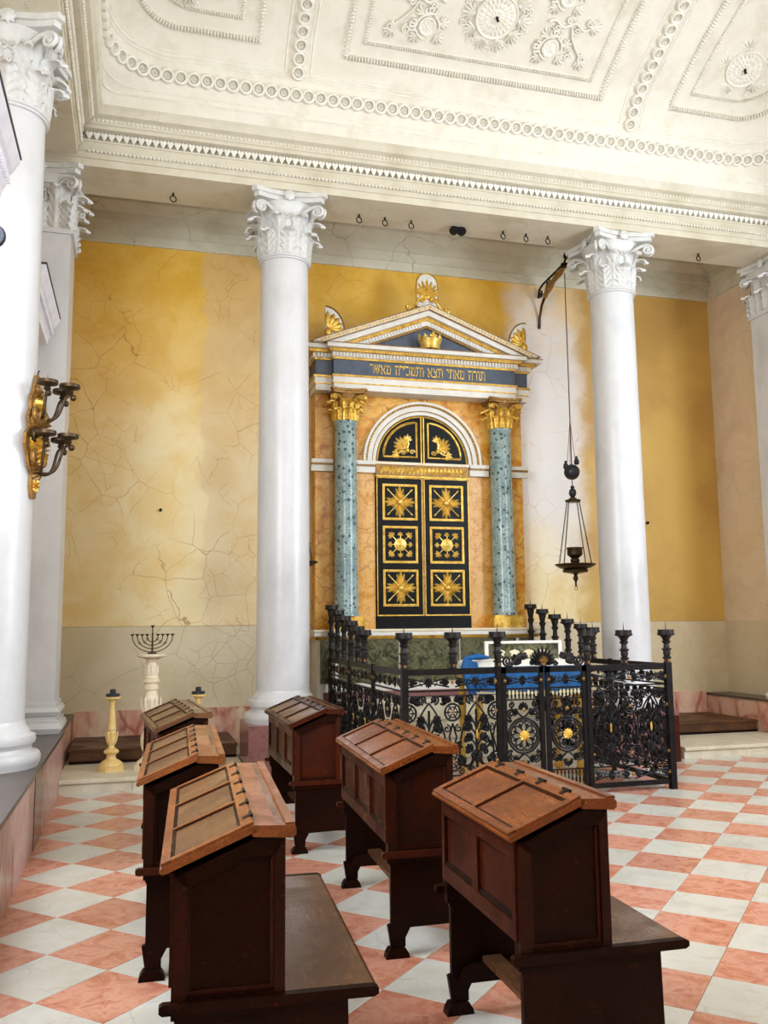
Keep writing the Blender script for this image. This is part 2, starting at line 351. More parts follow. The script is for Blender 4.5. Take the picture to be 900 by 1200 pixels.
for a in range(-30, 31):
    for b in range(-30, 31):
        c = T0+TS*((a+.5)*E1+(b+.5)*E2)
        if not (-.95 < c.x < 8.3 and -1.5 < c.y < 9.62): continue
        pr = [project(c+E1*TS*i*.5+E2*TS*j*.5) for i in (-1, 1) for j in (-1, 1)]
        vis = all(pr) and any(-5 < p[0] < 905 and p[1] < 1205 for p in pr)
        cand.append((0 if vis else 1, c.length, a, b, c))
cand.sort(key=lambda q: q[:2]); rest = {0: MB(), 1: MB()}
for i, (vis, _, a, b, c) in enumerate(cand):
    white = (a+b) % 2 != 0
    Mt = T(c.x, c.y, 0) @ RZ(-pi/4+random.choice((0, pi/2, pi)))
    if vis == 0 and i < 296: inst('tile', tm['tile_white' if white else 'tile_red'], Mt, floor)
    else: me = tm['tile_white']; rest[int(white)].add([v.co[:] for v in me.vertices], [tuple(p.vertices) for p in me.polygons], Mt)
for k_, nm in ((1, 'tile_white'), (0, 'tile_red')):
    tag(rest[k_].build('far_tiles', M[nm], floor), kind='stuff')

# walls
struct('wall_back', MB().box(-1.7, 9.0, YB, YB+.2, 0, 9.0), M['back_wall'])
struct('wall_left', MB().box(-1.85, -1.68, -2, YB, 0, 9.0), M['left_plaster'])
struct('wall_right', MB().box(8.42, 8.95, 10.42, YB, 0, 9.0), M['right_wall'])
struct('wall_right', MB().box(9.0, 9.2, -2, YB, 0, 9.0), M['left_plaster'])
struct('wall_front', MB().box(-1.85, 9.2, -2.3, -2.05, 0, 9.0), M['left_plaster'])
# unseen windows, panes glowing, added at the lamps (beside and behind the viewer)
def lit_pane():
    t = NT('bright_window_glass'); t.b.inputs['Emission Color'].default_value = (.82, .9, 1, 1); t.b.inputs['Emission Strength'].default_value = 1.6; return t.fin(srgb((220, 230, 240)), .1)
M['pane'] = lit_pane()
def window(n, Mw, w_, h_):
    mb = MB(); t_ = .08
    for b_ in ((-w_/2-t_, w_/2+t_, 0, .1, -h_/2-t_, -h_/2), (-w_/2-t_, w_/2+t_, 0, .1, h_/2, h_/2+t_), (-w_/2-t_, -w_/2, 0, .1, -h_/2, h_/2), (w_/2, w_/2+t_, 0, .1, -h_/2, h_/2)): mb.box(*b_, Mw)
    o = struct('window_%d' % n, mb, M['paint_white']); nx, nz = 3, 4
    for i in range(nx):
        for j in range(nz):
            a, b = -w_/2+w_*i/nx+.015, -w_/2+w_*(i+1)/nx-.015; c, d = -h_/2+h_*j/nz+.015, -h_/2+h_*(j+1)/nz-.015
            MB().box(a, b, .02, .03, c, d, Mw).build('pane', M['pane'], o)
    for i in range(1, nx): MB().box(-w_/2+w_*i/nx-.015, -w_/2+w_*i/nx+.015, .0, .05, -h_/2, h_/2, Mw).build('glazing_bar', M['paint_white'], o)
window(1, T(8.995, 4.8, 4.0) @ RZ(pi/2), 3.0, 3.9)
window(2, T(-1.675, 3.3, 3.6) @ RZ(-pi/2), 1.7, 3.2)
window(3, T(3.6, -2.045, 5.6), 5.6, 1.5)  # unseen window added to go with the rear fill
# small apse cornice running round the ark bay (three fasciae)
mb = MB()
prof = [(0, 6.5), (.035, 6.5), (.035, 6.53), (.02, 6.53), (.02, 6.63), (.05, 6.64), (.05, 6.76), (.085, 6.77), (.085, 6.90), (.13, 6.93), (.2, 7.0), (.2, 7.06), (0, 7.06)]
mb.prism([(YB-p, z) for p, z in prof], -1.5, 8.42, 'x'); struct('trim_1', mb, M['stone_grey'])
for nm, x0, sg in (('trim_2', 8.42, -1), ('trim_3', -1.5, 1)):
    mb = MB(); mb.prism([(x0+sg*p, z) for p, z in prof], 10.08, YB-.2, 'y'); struct(nm, mb, M['stone_grey'])
struct('ceiling', MB().box(-1.5, 8.42, 10.08, YB, 7.06, 7.2), M['stone'])
# great entablature: back beam and two side beams, with cornice profile p (projection), z
ENT = [(-.66, 6.45), (0, 6.45), (0, 6.53), (.018, 6.535), (.018, 6.60), (.035, 6.605), (.035, 6.70), (.05, 6.705), (.055, 6.72), (-.02, 6.725), (-.02, 6.805), (.12, 6.815), (.12, 6.855), (.135, 6.86), (.135, 6.925), (.19, 6.945), (.21, 7.0), (.23, 7.035), (-.66, 7.05)]
YE = 9.42
beam = struct('trim_4', MB().prism([(YE-p, z) for p, z in ENT], -1.68, 9.0, 'x'), M['stone']); beam['label'] = 'marble entablature above the columns before the ark'
beaml = struct('trim_5', MB().prism([(XL+p, z) for p, z in ENT], -2, YE-.22, 'y'), M['stone'])
beamr = struct('trim_6', MB().prism([(XR-p, z) for p, z in ENT], -2, YE-.22, 'y'), M['stone'])
# carved bands: heart-leaf band and two bead rows
def carve(kind, x):
    mb = MB()
    if kind == 'heart':
        mb.add([(0, -.002, .0), (.024, -.012, .05), (.016, -.018, .068), (0, -.016, .058), (-.016, -.018, .068), (-.024, -.012, .05), (0, .012, .03)], [(0, 1, 3), (1, 2, 3), (0, 3, 5), (3, 4, 5), (1, 6, 2), (4, 6, 5), (2, 6, 3), (3, 6, 4)])
    return mb
hm = carve('heart', 0)
def bands(parent, n0, n1, place):
    hb = MB(); b1 = MB(); b2 = MB(); b3 = MB()
    k = n0
    while k < n1: hb.add(hm.v, hm.f, place(k, .035, 6.722) @ S(1.6, 1.6, 1.28)); k += .076
    k = n0
    while k < n1:
        b1.ball((0, 0, 0), .015, 5, 3, (1.1, 1.2, 1.2), place(k, .038, 6.60)); k += .042
    k = n0
    while k < n1:
        b2.ball((0, 0, 0), .015, 5, 3, (1.1, 1.2, 1.2), place(k, .138, 6.9)); k += .044
    for nm, m in (('leaf_band', hb), ('bead_band', b1), ('bead_band', b2)):
        tag(m.build(nm, M['relief'], parent), kind='stuff')
bands(beam, -.6, 7.95, lambda k, p, z: T(k, YE-p, z))
bands(beaml, 6.2, YE-.2, lambda k, p, z: T(XL+p, k, z) @ RZ(pi/2))

# ------------------------------------------------------------------ vaulted ceiling
CD = [0, .03, .1, .18, .4, .68, .96, 1.26, 1.7, 2.2, 3.2, 4.2]; CH = [0, .17, .42, .59, .83, 1.0, 1.15, 1.28, 1.44, 1.57, 1.72, 1.77]
def ch(d):
    if d <= 0: return 0
    for i in range(len(CD)-1):
        if d <= CD[i+1]:
            t = (d-CD[i])/(CD[i+1]-CD[i])
            # cubic hermite with finite-difference slopes
            def sl(j):
                if j == 0: return (CH[1]-CH[0])/(CD[1]-CD[0])
                if j == len(CD)-1: return 0.02
                return .5*((CH[j]-CH[j-1])/(CD[j]-CD[j-1])+(CH[j+1]-CH[j])/(CD[j+1]-CD[j]))
            L = CD[i+1]-CD[i]
            return (2*t**3-3*t*t+1)*CH[i]+(t**3-2*t*t+t)*L*sl(i)+(-2*t**3+3*t*t)*CH[i+1]+(t**3-t*t)*L*sl(i+1)
    return CH[-1]
VX0, VX1, VY0, VY1, VZ, VR = XL+.22, XR-.22, -2.0, 9.2, 7.035, .62
SX = .5                       # side coves are steeper than the back cove
def vrad(d):
    t = min(1, max(0, d/.06)); return .03+(VR-.03)*t*t*(3-2*t)+.25*max(0, d-.06)
def vins(x, y, d):
    r = vrad(d); x0, x1, y0, y1 = VX0+SX*d, VX1-SX*d, VY0+d, VY1-d
    qx = abs(x-(x0+x1)/2)-((x1-x0)/2-r); qy = abs(y-(y0+y1)/2)-((y1-y0)/2-r)
    return r-(hypot(max(qx, 0), max(qy, 0))+min(max(qx, qy), 0))
def vd(x, y):
    a, b = 0.0, 4.2
    if vins(x, y, 0) <= 0: return 0
    for _ in range(34):
        m = (a+b)/2
        if vins(x, y, m) > 0: a = m
        else: b = m
    return a
def vp(x, y): return V((x, y, VZ+ch(vd(x, y))))
def vframe(x, y, yaw=0, lift=0):
    e = .004; p = vp(x, y); tx = (vp(x+e, y)-vp(x-e, y)).normalized(); ty = (vp(x, y+e)-vp(x, y-e)).normalized()
    n = ty.cross(tx).normalized()                      # pointing down into the room
    up_ = -ty; ax = up_.cross(n).normalized(); up_ = n.cross(ax)
    m = Mx(((ax.x, up_.x, n.x, 0), (ax.y, up_.y, n.y, 0), (ax.z, up_.z, n.z, 0), (0, 0, 0, 1)))
    return T(*(p+n*lift)) @ m @ RZ(yaw)
def vloop(d, na=10):
    r = vrad(d); pts = []; x0, x1, y0, y1 = VX0+SX*d, VX1-SX*d, VY0+d, VY1-d
    for cx_, cy_, a0 in ((x1-r, y1-r, 0), (x0+r, y1-r, pi/2), (x0+r, y0+r, pi), (x1-r, y0+r, 1.5*pi)):
        for i in range(na+1): a = a0+pi/2*i/na; pts.append((cx_+r*cos(a), cy_+r*sin(a)))
    return pts
ds = [0, .01, .02, .03, .045, .06, .08, .1, .12, .14, .16, .18, .21, .25, .3, .36, .42, .5, .6, .72, .85, 1, 1.2, 1.45, 1.75, 2.1, 2.5, 3, 3.5, 4.0]
P = [[(x, y, VZ+ch(d)) for d in ds] for x, y, d in []]
rows = []
for d in ds:
    rows.append([(x, y, VZ+ch(d)) for x, y in vloop(d)])
mb = MB(); n = len(rows[0]); P = [[rows[j][i] for j in range(len(ds))] for i in range(n)]; mb.grid(P, closed_u=True, flip=True)
L = len(ds)
mb.f.append(tuple(i*L+L-1 for i in range(n)))
for q, (cx_, cy_) in enumerate(((VX1, VY1), (VX0, VY1), (VX0, VY0), (VX1, VY0))):
    k = len(mb.v); mb.v.append((cx_, cy_, VZ)); mb.f.append(tuple([k]+[(q*11+i)*L for i in range(11)]))
vault = struct('ceiling', mb, M['plaster'], smooth=80); vault['label'] = 'cream coved plaster ceiling with relief ornament'
# roundel: flat ring with a rosette
mb = MB(); mb.lathe([(.044, -.02), (.045, .024), (.052, .034), (.068, .034), (.078, .022), (.081, -.02)], 22, cap=False)
mb.lathe([(.036, -.02), (.036, .016), (.031, .022), (.026, .008), (.0, .004)], 16, cap=False); mb.ball((0, 0, .012), .009, 8, 4)
for i in range(8): mb.petal(RZ(i*pi/4) @ T(0, .006, .004), .020, .010, .018)
roundel = mb.mesh('roundel', M['relief'], 50)
def path_len_pts(pts, step):
    out = []; acc = 0; nxt = 0
    for a, b in zip(pts, pts[1:]):
        l = (b-a).length
        while nxt <= acc+l: out.append(a.lerp(b, (nxt-acc)/l if l else 0)); nxt += step
        acc += l
    return out
def sub_loop(d, keep, na=24): return [V((x, y, 0)) for x, y in vloop(d, na) if keep(x, y)]
def dense(pts, k=40):
    o = []
    for a, b in zip(pts, pts[1:]): o += [a.lerp(b, i/k) for i in range(k)]
    return o+[pts[-1]]
# back loop: right corner -> left corner then toward camera
def back_path(d, ymin=6.8): return [p for p in dense([V((x, y, 0)) for x, y in vloop(d, 16)][0:34+0], 30) if p.y > ymin]
def side_ext(d, ymin):   # full path: up right side, along back, down left side
    l = [V((x, y, 0)) for x, y in vloop(d, 16)]; back = l[:34]
    return dense([V((back[0].x, ymin, 0))]+back+[V((back[-1].x, ymin, 0))], 30)
for p in path_len_pts(side_ext(.083, 6.9), .138): inst('roundel', roundel, vframe(p.x, p.y, 0, .012), vault)
RIBL, RIBR, MIDX = 1.57, 5.66, 3.63
for X in (RIBL, RIBR):
    d = .18; y = VY1-.172; last = None
    while y > 7.1:
        inst('roundel', roundel, vframe(X, y, 0, .012), vault)
        p0 = vp(X, y)
        while (vp(X, y)-p0).length < .14: y -= .004
# raised guilloche bands and frame mouldings (ribs swept on the vault)
def sweep_on_vault(pts, r, lift=.0, closed=False, name='moulding', seg=5, mat='relief'):
    mb = MB(); ps = []
    for p in pts:
        f = vframe(p.x, p.y, 0, lift); ps.append(f.translation)
    mb.tube(ps, r, seg, closed); return mb.build(name, M[mat], vault, 60)
for d, r in ((.022, .014), (.036, .008), (.143, .010), (.160, .014), (.182, .007)):
    sweep_on_vault(side_ext(d, 6.9)[::6], r)
for X in (RIBL, RIBR):
    for o_, r in ((-.105, .008), (.105, .008), (-.14, .013), (.14, .013)):
        sweep_on_vault([V((X+o_, VY1-.17-.02*i, 0)) for i in range(105)], r)
def frame(pts, name, kind, step, sz):
    # egg-and-dart border along a path on the vault
    mb = MB(); P_ = path_len_pts(dense(pts, 40), step)
    for i, p in enumerate(P_):
        q = P_[min(i+1, len(P_)-1)]-P_[max(i-1, 0)]; f = vframe(p.x, p.y, 0, .002)
        d3 = vp(p.x+q.x*.1, p.y+q.y*.1)-vp(p.x, p.y); loc = f.to_3x3().inverted() @ d3; a = atan2(loc.y, loc.x)
        mb.ball((0, 0, .008), sz*1.15, 6, 4, (.36, 1, 1.1), f @ RZ(a))
    tag(mb.build(name, M['relief'], vault, 60), kind='stuff')
    for o_ in (1, ):
        pass
def rect_path(x0, x1, d0, y1=7.2): return [V((x0, y1, 0)), V((x0, VY1-d0, 0)), V((x1, VY1-d0, 0)), V((x1, y1, 0))]
def thin(pts, r=.006): sweep_on_vault(dense(pts, 14), r, .0, name='fillet', seg=4)
for d0, hw, sz, st in ((.32, 1.56, .030, .034), (.455, 1.37, .020, .026)):
    pts = rect_path(MIDX-hw, MIDX+hw, d0); frame(pts, 'egg_border', 1, st, sz); thin(rect_path(MIDX-hw-sz*1.3, MIDX+hw+sz*1.3, d0-sz*1.1)); thin(rect_path(MIDX-hw+sz*1.3, MIDX+hw-sz*1.3, d0+sz*1.1), .004)
def side_panel(sg, d0, xin, sz, st):
    # panel with a rounded outer corner; sg -1 left, +1 right
    xe = (VX0+d0) if sg < 0 else (VX1-d0); r = .55-.2*d0; yb = VY1-d0
    pts = [V((MIDX+sg*xin, 7.2, 0)), V((MIDX+sg*xin, yb, 0))]
    cx_ = xe-sg*r
    pts += [V((cx_+sg*r*sin(a), yb-r+r*cos(a), 0)) for a in [pi/2*i/14 for i in range(15)]]+[V((xe, 7.2, 0))]
    return pts
for sg in (-1, 1):
    for d0, xin, sz, st in ((.335, 2.50, .030, .034), (.49, 2.70, .020, .026)):
        pts = side_panel(sg, d0, xin, sz, st); frame(pts, 'egg_border', 1, st, sz); thin([p+V((0, sz*1.1, 0)) for p in pts])
# medallions
def medallion(x, d, R, name):
    y = VY1-d; f = vframe(x, y, 0, 0)
    mb = MB(); mb.lathe([(R, -.02), (R, .03), (R*.96, .04), (R*.9, .03), (R*.88, .024), (R*.1, .03), (R*.08, .022), (0, .022)], 40, M=f)
    o = mb.build(name, M['relief'], vault, 35)
    mp = MB()
    for rr, n_, l in ((.62, 24, .24), (.36, 18, .22), (.14, 12, .2)):
        for i in range(n_): mp.petal(f @ RZ(2*pi*i/n_) @ T(0, R*rr, .026), R*l, R*.12, .02)
    mp.build('petal_relief', M['relief'], o)
    k = MB(); k.tube([(0, 0, .02), (0, -.01, .06), (.01, -.02, .075)], .014, 6, M=f); k.build('lamp_hook', M['iron'], o)
    return f
def scroll3(mb, f, pts, r): mb.tube([(x, y, .016) for x, y in pts], r*1.35, 6, M=f)
for x, d, R, big in ((MIDX, .90, .24, 1), (6.82, .85, .225, 0), (.44, .85, .225, 0)):
    f = medallion(x, d, R, 'medallion')
    npal = 10
    for i in range(npal):
        a = 2*pi*(i+.5)/npal; px, py = x+0*a, 0
        # position on tangent plane then back to the vault
        rr = R*1.06; g = f @ RZ(a)
        if not big and i % 2: continue
        mb = MB(); palmette(mb, g @ T(0, rr, .01), 7, R*.66, 2.3, .2, .2); mb.build('palmette', M['relief'], vault, 60)
    mb = MB()
    for i in range(npal):
        a = 2*pi*i/npal; g = f @ RZ(a); c0 = R*1.52
        mb.tube([(px_, py_, .012) for px_, py_ in spiral(0, c0, R*.17, 0, 1.7, 1)], [.013-.008*j/22 for j in range(23)], 5, M=g); mb.ball((0, c0, .01), R*.05, 6, 4, M=g)
    tag(mb.build('spiral_buds', M['relief'], vault, 60), kind='stuff')
def at_vault(x, d, yaw=0): return vframe(x, VY1-d, yaw, .004)
for sg in (-1, 1):
    for dd in (.70, 1.2):
        f = at_vault(MIDX+sg*.73, dd)
        mb = MB(); mb.lathe([(.1, -.01), (.1, .015), (.085, .02), (.075, .01), (0, .01)], 20, M=f); rosette(mb, f @ T(0, 0, .008), .068, 8, .2); mb.build('rosette', M['relief'], vault, 60)
        mb = MB()
        for a, r_, s_ in ((pi*.5, .15, 1), (-pi*.5, .16, -1), (0, .17, 1), (pi, .15, -1)):
            scroll3(mb, f, [(.13*cos(a+s_*t*.09), .13*sin(a+s_*t*.09)) for t in range(14)]+spiral(.18*cos(a+s_*1.5), .18*sin(a+s_*1.5), .05, a+s_*.3, 1.3, -s_), .010)
        for a in (-2.2, -1.2, .6, 2.4): palmette(mb, f @ RZ(a) @ T(0, .14, .006), 5, .12, 2.0, .26, .2)
        mb.build('acanthus_scroll', M['relief'], vault, 60)
    f = at_vault(MIDX+sg*.6, .95)
    mb = MB()
    scroll3(mb, f, [(sg*.02*i, .03*sin(i*.5)) for i in range(26)], .012)
    for i in range(4): scroll3(mb, f, spiral(sg*(.12+.12*i), (.05 if i % 2 else -.05), .045, 0 if i % 2 else pi, 1.5, sg), .009)
    palmette(mb, f @ T(sg*.5, .02, .006) @ RZ(-sg*pi/2), 6, .16, 2.0, .22, .18); mb.build('acanthus_scroll', M['relief'], vault, 60)
    f = at_vault(MIDX+sg*1.05, .66)
    mb = MB(); scroll3(mb, f, [(-sg*.16, .30), (-sg*.12, .2), (-sg*.04, .1), (sg*.04, .02), (sg*.07, -.08)], .010)
    palmette(mb, f @ T(sg*.06, -.02, .006) @ RZ(pi+sg*.45), 5, .15, 1.6, .22, .16)
    for q in (-1, 1): scroll3(mb, f, spiral(q*.09, -.01, .05, pi/2, 1.6, q), .010)
    mb.build('acanthus_scroll', M['relief'], vault, 60)

# ================================================================== PLINTHS, STEPS, PLATFORMS
PZ = .565
for nm, sg, xf in (('baseboard_left', 1, XL+.02), ('baseboard_right', -1, XR-.02)):
    xw = -1.68 if sg > 0 else 9.0
    def sb(mb, a, b, y0, y1, z0, z1): mb.box(min(a, b), max(a, b), y0, y1, z0, z1)
    mb = MB(); sb(mb, xw, xf-sg*.03, -2, 9.68, 0, PZ-.035)
    bl = struct(nm, mb, M['brown_stone'])
    mb = MB(); sb(mb, xw, xf+sg*.012, -2, 9.68, PZ-.035, PZ); mb.build('top_slab', M['brown_stone'], bl)
    for y0, y1, mt in ((-2, 4.5, 'striped'), (5.1, 7.1, 'striped'), (7.66, 9.68, 'striped'), (4.5, 5.1, 'mauve'), (7.1, 7.66, 'mauve')):
        mb = MB(); pr_ = 0 if mt == 'striped' else .006
        sb(mb, xf-sg*.03, xf+sg*pr_, y0+(.0 if pr_ else .012), y1-(.0 if pr_ else .012), .0, PZ-.035); mb.build('marble_panel' if not pr_ else 'pier', M[mt], bl)
    # recessed plinth inside the ark bay
    xw = -1.68 if sg > 0 else 8.42
    mb = MB(); sb(mb, xw, xf-sg*.03, 9.70, YB, 0, PZ-.03); b2 = struct(nm.replace('baseboard', 'baseboard_apse'), mb, M['red_marble'])
    mb = MB(); sb(mb, xw, xf-sg*.01, 9.70, YB, PZ-.03, PZ); mb.build('top_slab', M['brown_stone'], b2)
mb = MB(); mb.box(XL, XR, YB-.03, YB, .125, .59); bb = struct('baseboard_back', mb, M['red_marble'])
# joints in the red marble skirting: separate slabs
for i, x in enumerate((-.1, .55, 6.2, 6.9, 7.5)):
    mb = MB(); mb.box(x, x+.004, YB-.0315, YB-.03, .29, .59); mb.build('joint', M['brown_stone'], bb)
# steps in front of the three bays (risers of separate blocks + tread with nosing)
def step(label, x0, x1, cuts):
    t = thing('marble_step', label, 'step', ((x0+x1)/2, 9.5, 0))
    mb = MB(); mb.prism([(9.35, .085), (9.33, .10), (9.33, .125), (9.345, .135), (11.4, .135), (11.4, .085)], x0, x1, 'x'); mb.build('tread', M['step'], t, 30, world=True)
    xs = [x0]+cuts+[x1]
    for a, b in zip(xs, xs[1:]): MB().box(a+.002, b-.002, 9.36, 9.6, 0, .085).build('riser_block', M['step'], t, world=True)
    return t
step('worn white marble step under the candlesticks in the left bay', XL, 1.13, [-.0, .62])
step('worn yellowed marble step in the right bay', 6.2, XR, [7.05])
def platform(label, x0, x1, y0=10.36):
    t = thing('wooden_platform', label, 'platform', ((x0+x1)/2, 10.9, .135))
    for a, b in ((y0-.02, y0+.36), (y0+.362, y0+.74), (y0+.742, 11.46)): MB().box(x0, x1, a, b, .265, .29).build('plank', M['wood_old'], t, world=True)
    MB().box(x0+.01, x1-.01, y0, y0+.03, .135, .265).build('front_board', M['wood_old'], t, world=True)
    MB().box(x0+.01, x1-.01, y0-.012, y0, .135, .165).build('skirting', M['wood'], t, world=True)
    return t
platform('low brown wooden platform behind the menorah pedestal', XL+.03, 1.13)
platform('low brown wooden platform beside the right wall', 6.5, XR-.03)
t = tag(MB().box(5.99, 6.05, 9.2, 9.3, 0, .52).build('wooden_post', M['wood_red']), 'short brown board standing behind the end of the iron railing', 'board')

# ================================================================== COLUMNS
def leaf_mesh(Lh, wd, curl, name, mat):
    # acanthus leaf: local x across, y outward, z up
    nu, nv = 11, 21; front = []
    for i in range(nu):
        u = i/(nu-1)*2-1; col = []
        for j in range(nv):
            t = j/(nv-1)
            if t < .72: z = Lh*t/.72*.92; y = .012+.03*t
            else:
                a = (t-.72)/.28*pi*.95; z = Lh*.92+curl*.5*sin(a); y = .034+curl*.75*(1-cos(a))
            lob = .70+.30*abs(sin(t*pi*4.5+.4)); taper = 1-.25*t-.45*max(0, t-.8)/.2
            x = u*wd*.5*taper*(1 if abs(u) < .5 else 1+(lob-1)*(abs(u)-.5)/.5)
            y += .020*(1-u*u)*.7 - .012*abs(u)+(.010 if abs(u) < .1 else 0)+wd*.055*cos(pi*(t*9-2.4*abs(u)))*min(1, abs(u)*2.2)
            col.append((x, y, z))
        front.append(col)
    mb = MB(); mb.grid(front, flip=True); back = [[(x, y-.016, z-(.01 if j > nv*.72 else 0)) for j, (x, y, z) in enumerate(c)] for c in front]; mb.grid(back)
    n0 = nu*nv
    idx = [i*nv for i in range(nu)]+[(nu-1)*nv+j for j in range(1, nv)]+[i*nv+nv-1 for i in range(nu-2, -1, -1)]+[j for j in range(nv-2, 0, -1)]
    for a, b in zip(idx, idx[1:]+idx[:1]): mb.f.append((a, b, n0+b, n0+a))
    return mb.mesh(name, mat, 60)
def volute_mesh(s, name, mat):
    # stalk rising to a corner volute; x along the face, y outward, z up (sizes scaled by s)
    pts = [(.07, .30), (.10, .40), (.16, .48), (.24, .535), (.30, .545)]+spiral(.315, .482, .062, pi*.55, 1.7, -1, 20, .15)
    P3 = [(x, .255+.60*max(0, x-.10)**1.0*.9, z) for x, z in pts]
    n_ = len(P3); mb = MB(); mb.tube([(a*s, b*s, c*s) for a, b, c in P3], [s*(.024-.012*max(0, (i-4)/(n_-4))) for i in range(n_)], 6)
    mb.ball((.315*s, (.255+.55*.215)*s, .482*s), .02*s, 6, 4); return mb.mesh(name, mat, 60)
def helix_mesh(s, name, mat):
    pts = [(.05, .30), (.06, .38), (.055, .44), (.04, .47)]+spiral(.035, .44, .036, pi*.4, 1.4, 1, 14, .2)
    mb = MB(); mb.tube([(x*s, (.285+.02*i/18)*s, z*s) for i, (x, z) in enumerate(pts)], .015*s, 6); return mb.mesh(name, mat, 60)
def abacus(mb, hw, z0, z1, cut=.05, bow=.10, s=1, M_=None):
    def ring_(h, b, c):
        pts = []
        for q in range(4):
            for i in range(9):
                t = -1+2*i/8; x = t*(h-c*.5); y = -(h-b*(1-t*t)); a = q*pi/2
                pts.append((x*cos(a)-y*sin(a), x*sin(a)+y*cos(a)))
        return pts
    for h0, b0, za, zb in ((hw*.93, bow, z0, z0+(z1-z0)*.5), (hw, bow, z0+(z1-z0)*.5, z1)):
        mb.prism(ring_(h0, b0, cut), za, zb, 'z', M_)
CAPM = {}
def capital(parent, z, s=1.0, mat='capital', square=False, tagk='stone'):
    mt = M[mat]
    if tagk not in CAPM:
        fl = MB(); fl.lathe([(0, -.01), (.055*s, -.01), (.055*s, .012*s), (0, .03*s)], 14)
        for i in range(8): fl.petal(RZ(i*pi/4), .07*s, .035*s, .014*s, .008)
        CAPM[tagk] = dict(l1=leaf_mesh(.25*s, .215*s, .085*s, 'leaf', mt), l2=leaf_mesh(.42*s, .205*s, .115*s, 'leaf', mt), vo=volute_mesh(s, 'volute', mt), he=helix_mesh(s, 'helix', mt), fl=fl.mesh('fleuron', mt, 60))
    C = CAPM[tagk]
    mb = MB()
    if not square: mb.lathe([(.262*s, 0), (.262*s, .1*s), (.27*s, .3*s), (.30*s, .48*s), (.35*s, .58*s), (.35*s, .6*s)], 28, (0, 0, z))
    else: mb.box(-.30*s, .30*s, -.28*s, .28*s, z, z+.5*s); mb.box(-.34*s, .34*s, -.32*s, .32*s, z+.5*s, z+.6*s)
    cap = mb.build('capital', mt, parent, 40)
    ab = MB(); abacus(ab, .43*s, z+.60*s, z+.70*s, .10*s, .085*s); ab.build('abacus', mt, cap)
    def pol(a, r): return T(r*cos(a-pi/2), r*sin(a-pi/2), z) @ RZ(a) @ RZ(pi)   # local +y outward
    if not square:
        for i in range(8):
            inst('leaf', C['l2'], pol(i*pi/4+pi/8, .262*s), cap); inst('leaf', C['l1'], pol(i*pi/4, .272*s), cap)
    else:
        for a, hwid, off in ((0, .30, .28), (pi/2, .28, .30), (pi, .30, .28), (3*pi/2, .28, .30)):
            for k in (-.5, .5): inst('leaf', C['l2'], RZ(a) @ T(k*hwid*1.05*s, -off*s, z) @ RZ(pi), cap)
            for k in (-.95, 0, .95): inst('leaf', C['l1'], RZ(a) @ T(k*hwid*s, -off*s-.006, z) @ RZ(pi), cap)
    for i in range(4):
        a = i*pi/2
        inst('fleuron', C['fl'], RZ(a) @ T(0, -.365*s, z+.65*s) @ RX(pi/2), cap)
        for sg in (1, -1):
            m = RZ(a) @ T(0, 0, z) @ RZ(pi) @ S(sg, 1, 1)
            inst('volute', C['vo'], m, cap); inst('helix', C['he'], m, cap)
    return cap
def column(label, x, y, group=None):
    t = thing('marble_column', label, 'column', (x, y, PZ), 0, group)
    mb = MB(); mb.lathe([(.40, 0), (.40, .01), (.415, .04), (.415, .075), (.40, .105), (.355, .115), (.345, .14), (.355, .165), (.372, .175), (.378, .20), (.37, .232), (.335, .245), (.325, .275), (.30, .30), (.291, .34)], 40)
    mb.build('base', M['white_marble'], t, 40)
    pr_ = []
    for i in range(13):
        q = i/12; pr_.append((.291-.021*q**1.8, .34+q*(5.70-.34-PZ)))
    mb = MB(); mb.lathe(pr_, 40); mb.build('shaft', M['white_marble'], t, 40)
    mb = MB(); zt = 5.70-PZ; mb.lathe([(.27, zt), (.29, zt+.004), (.29, zt+.02), (.305, zt+.028), (.305, zt+.045), (.29, zt+.055), (.265, zt+.056)], 40); mb.build('astragal', M['white_marble'], t, 40)
    capital(t, 5.75-PZ); return t
for lb, x, y in (('white marble column with carved capital behind the gilt wall sconce', -1.09, 7.4), ('white marble column on a mauve plinth left of the golden ark doors', 1.555, 9.81), ('white marble column right of the ark beside the hanging lamp', 5.77, 9.81)):
    column(lb, x, y)
for x, lb in ((1.555, 'square mauve marble plinth under the white column left of the ark'), (5.77, 'square mauve marble plinth under the white column right of the ark')):
    o = MB(); o.box(x-.415, x+.415, 9.405, 10.22, 0, PZ); tag(o.build('column_plinth', M['mauve']), lb, 'plinth')
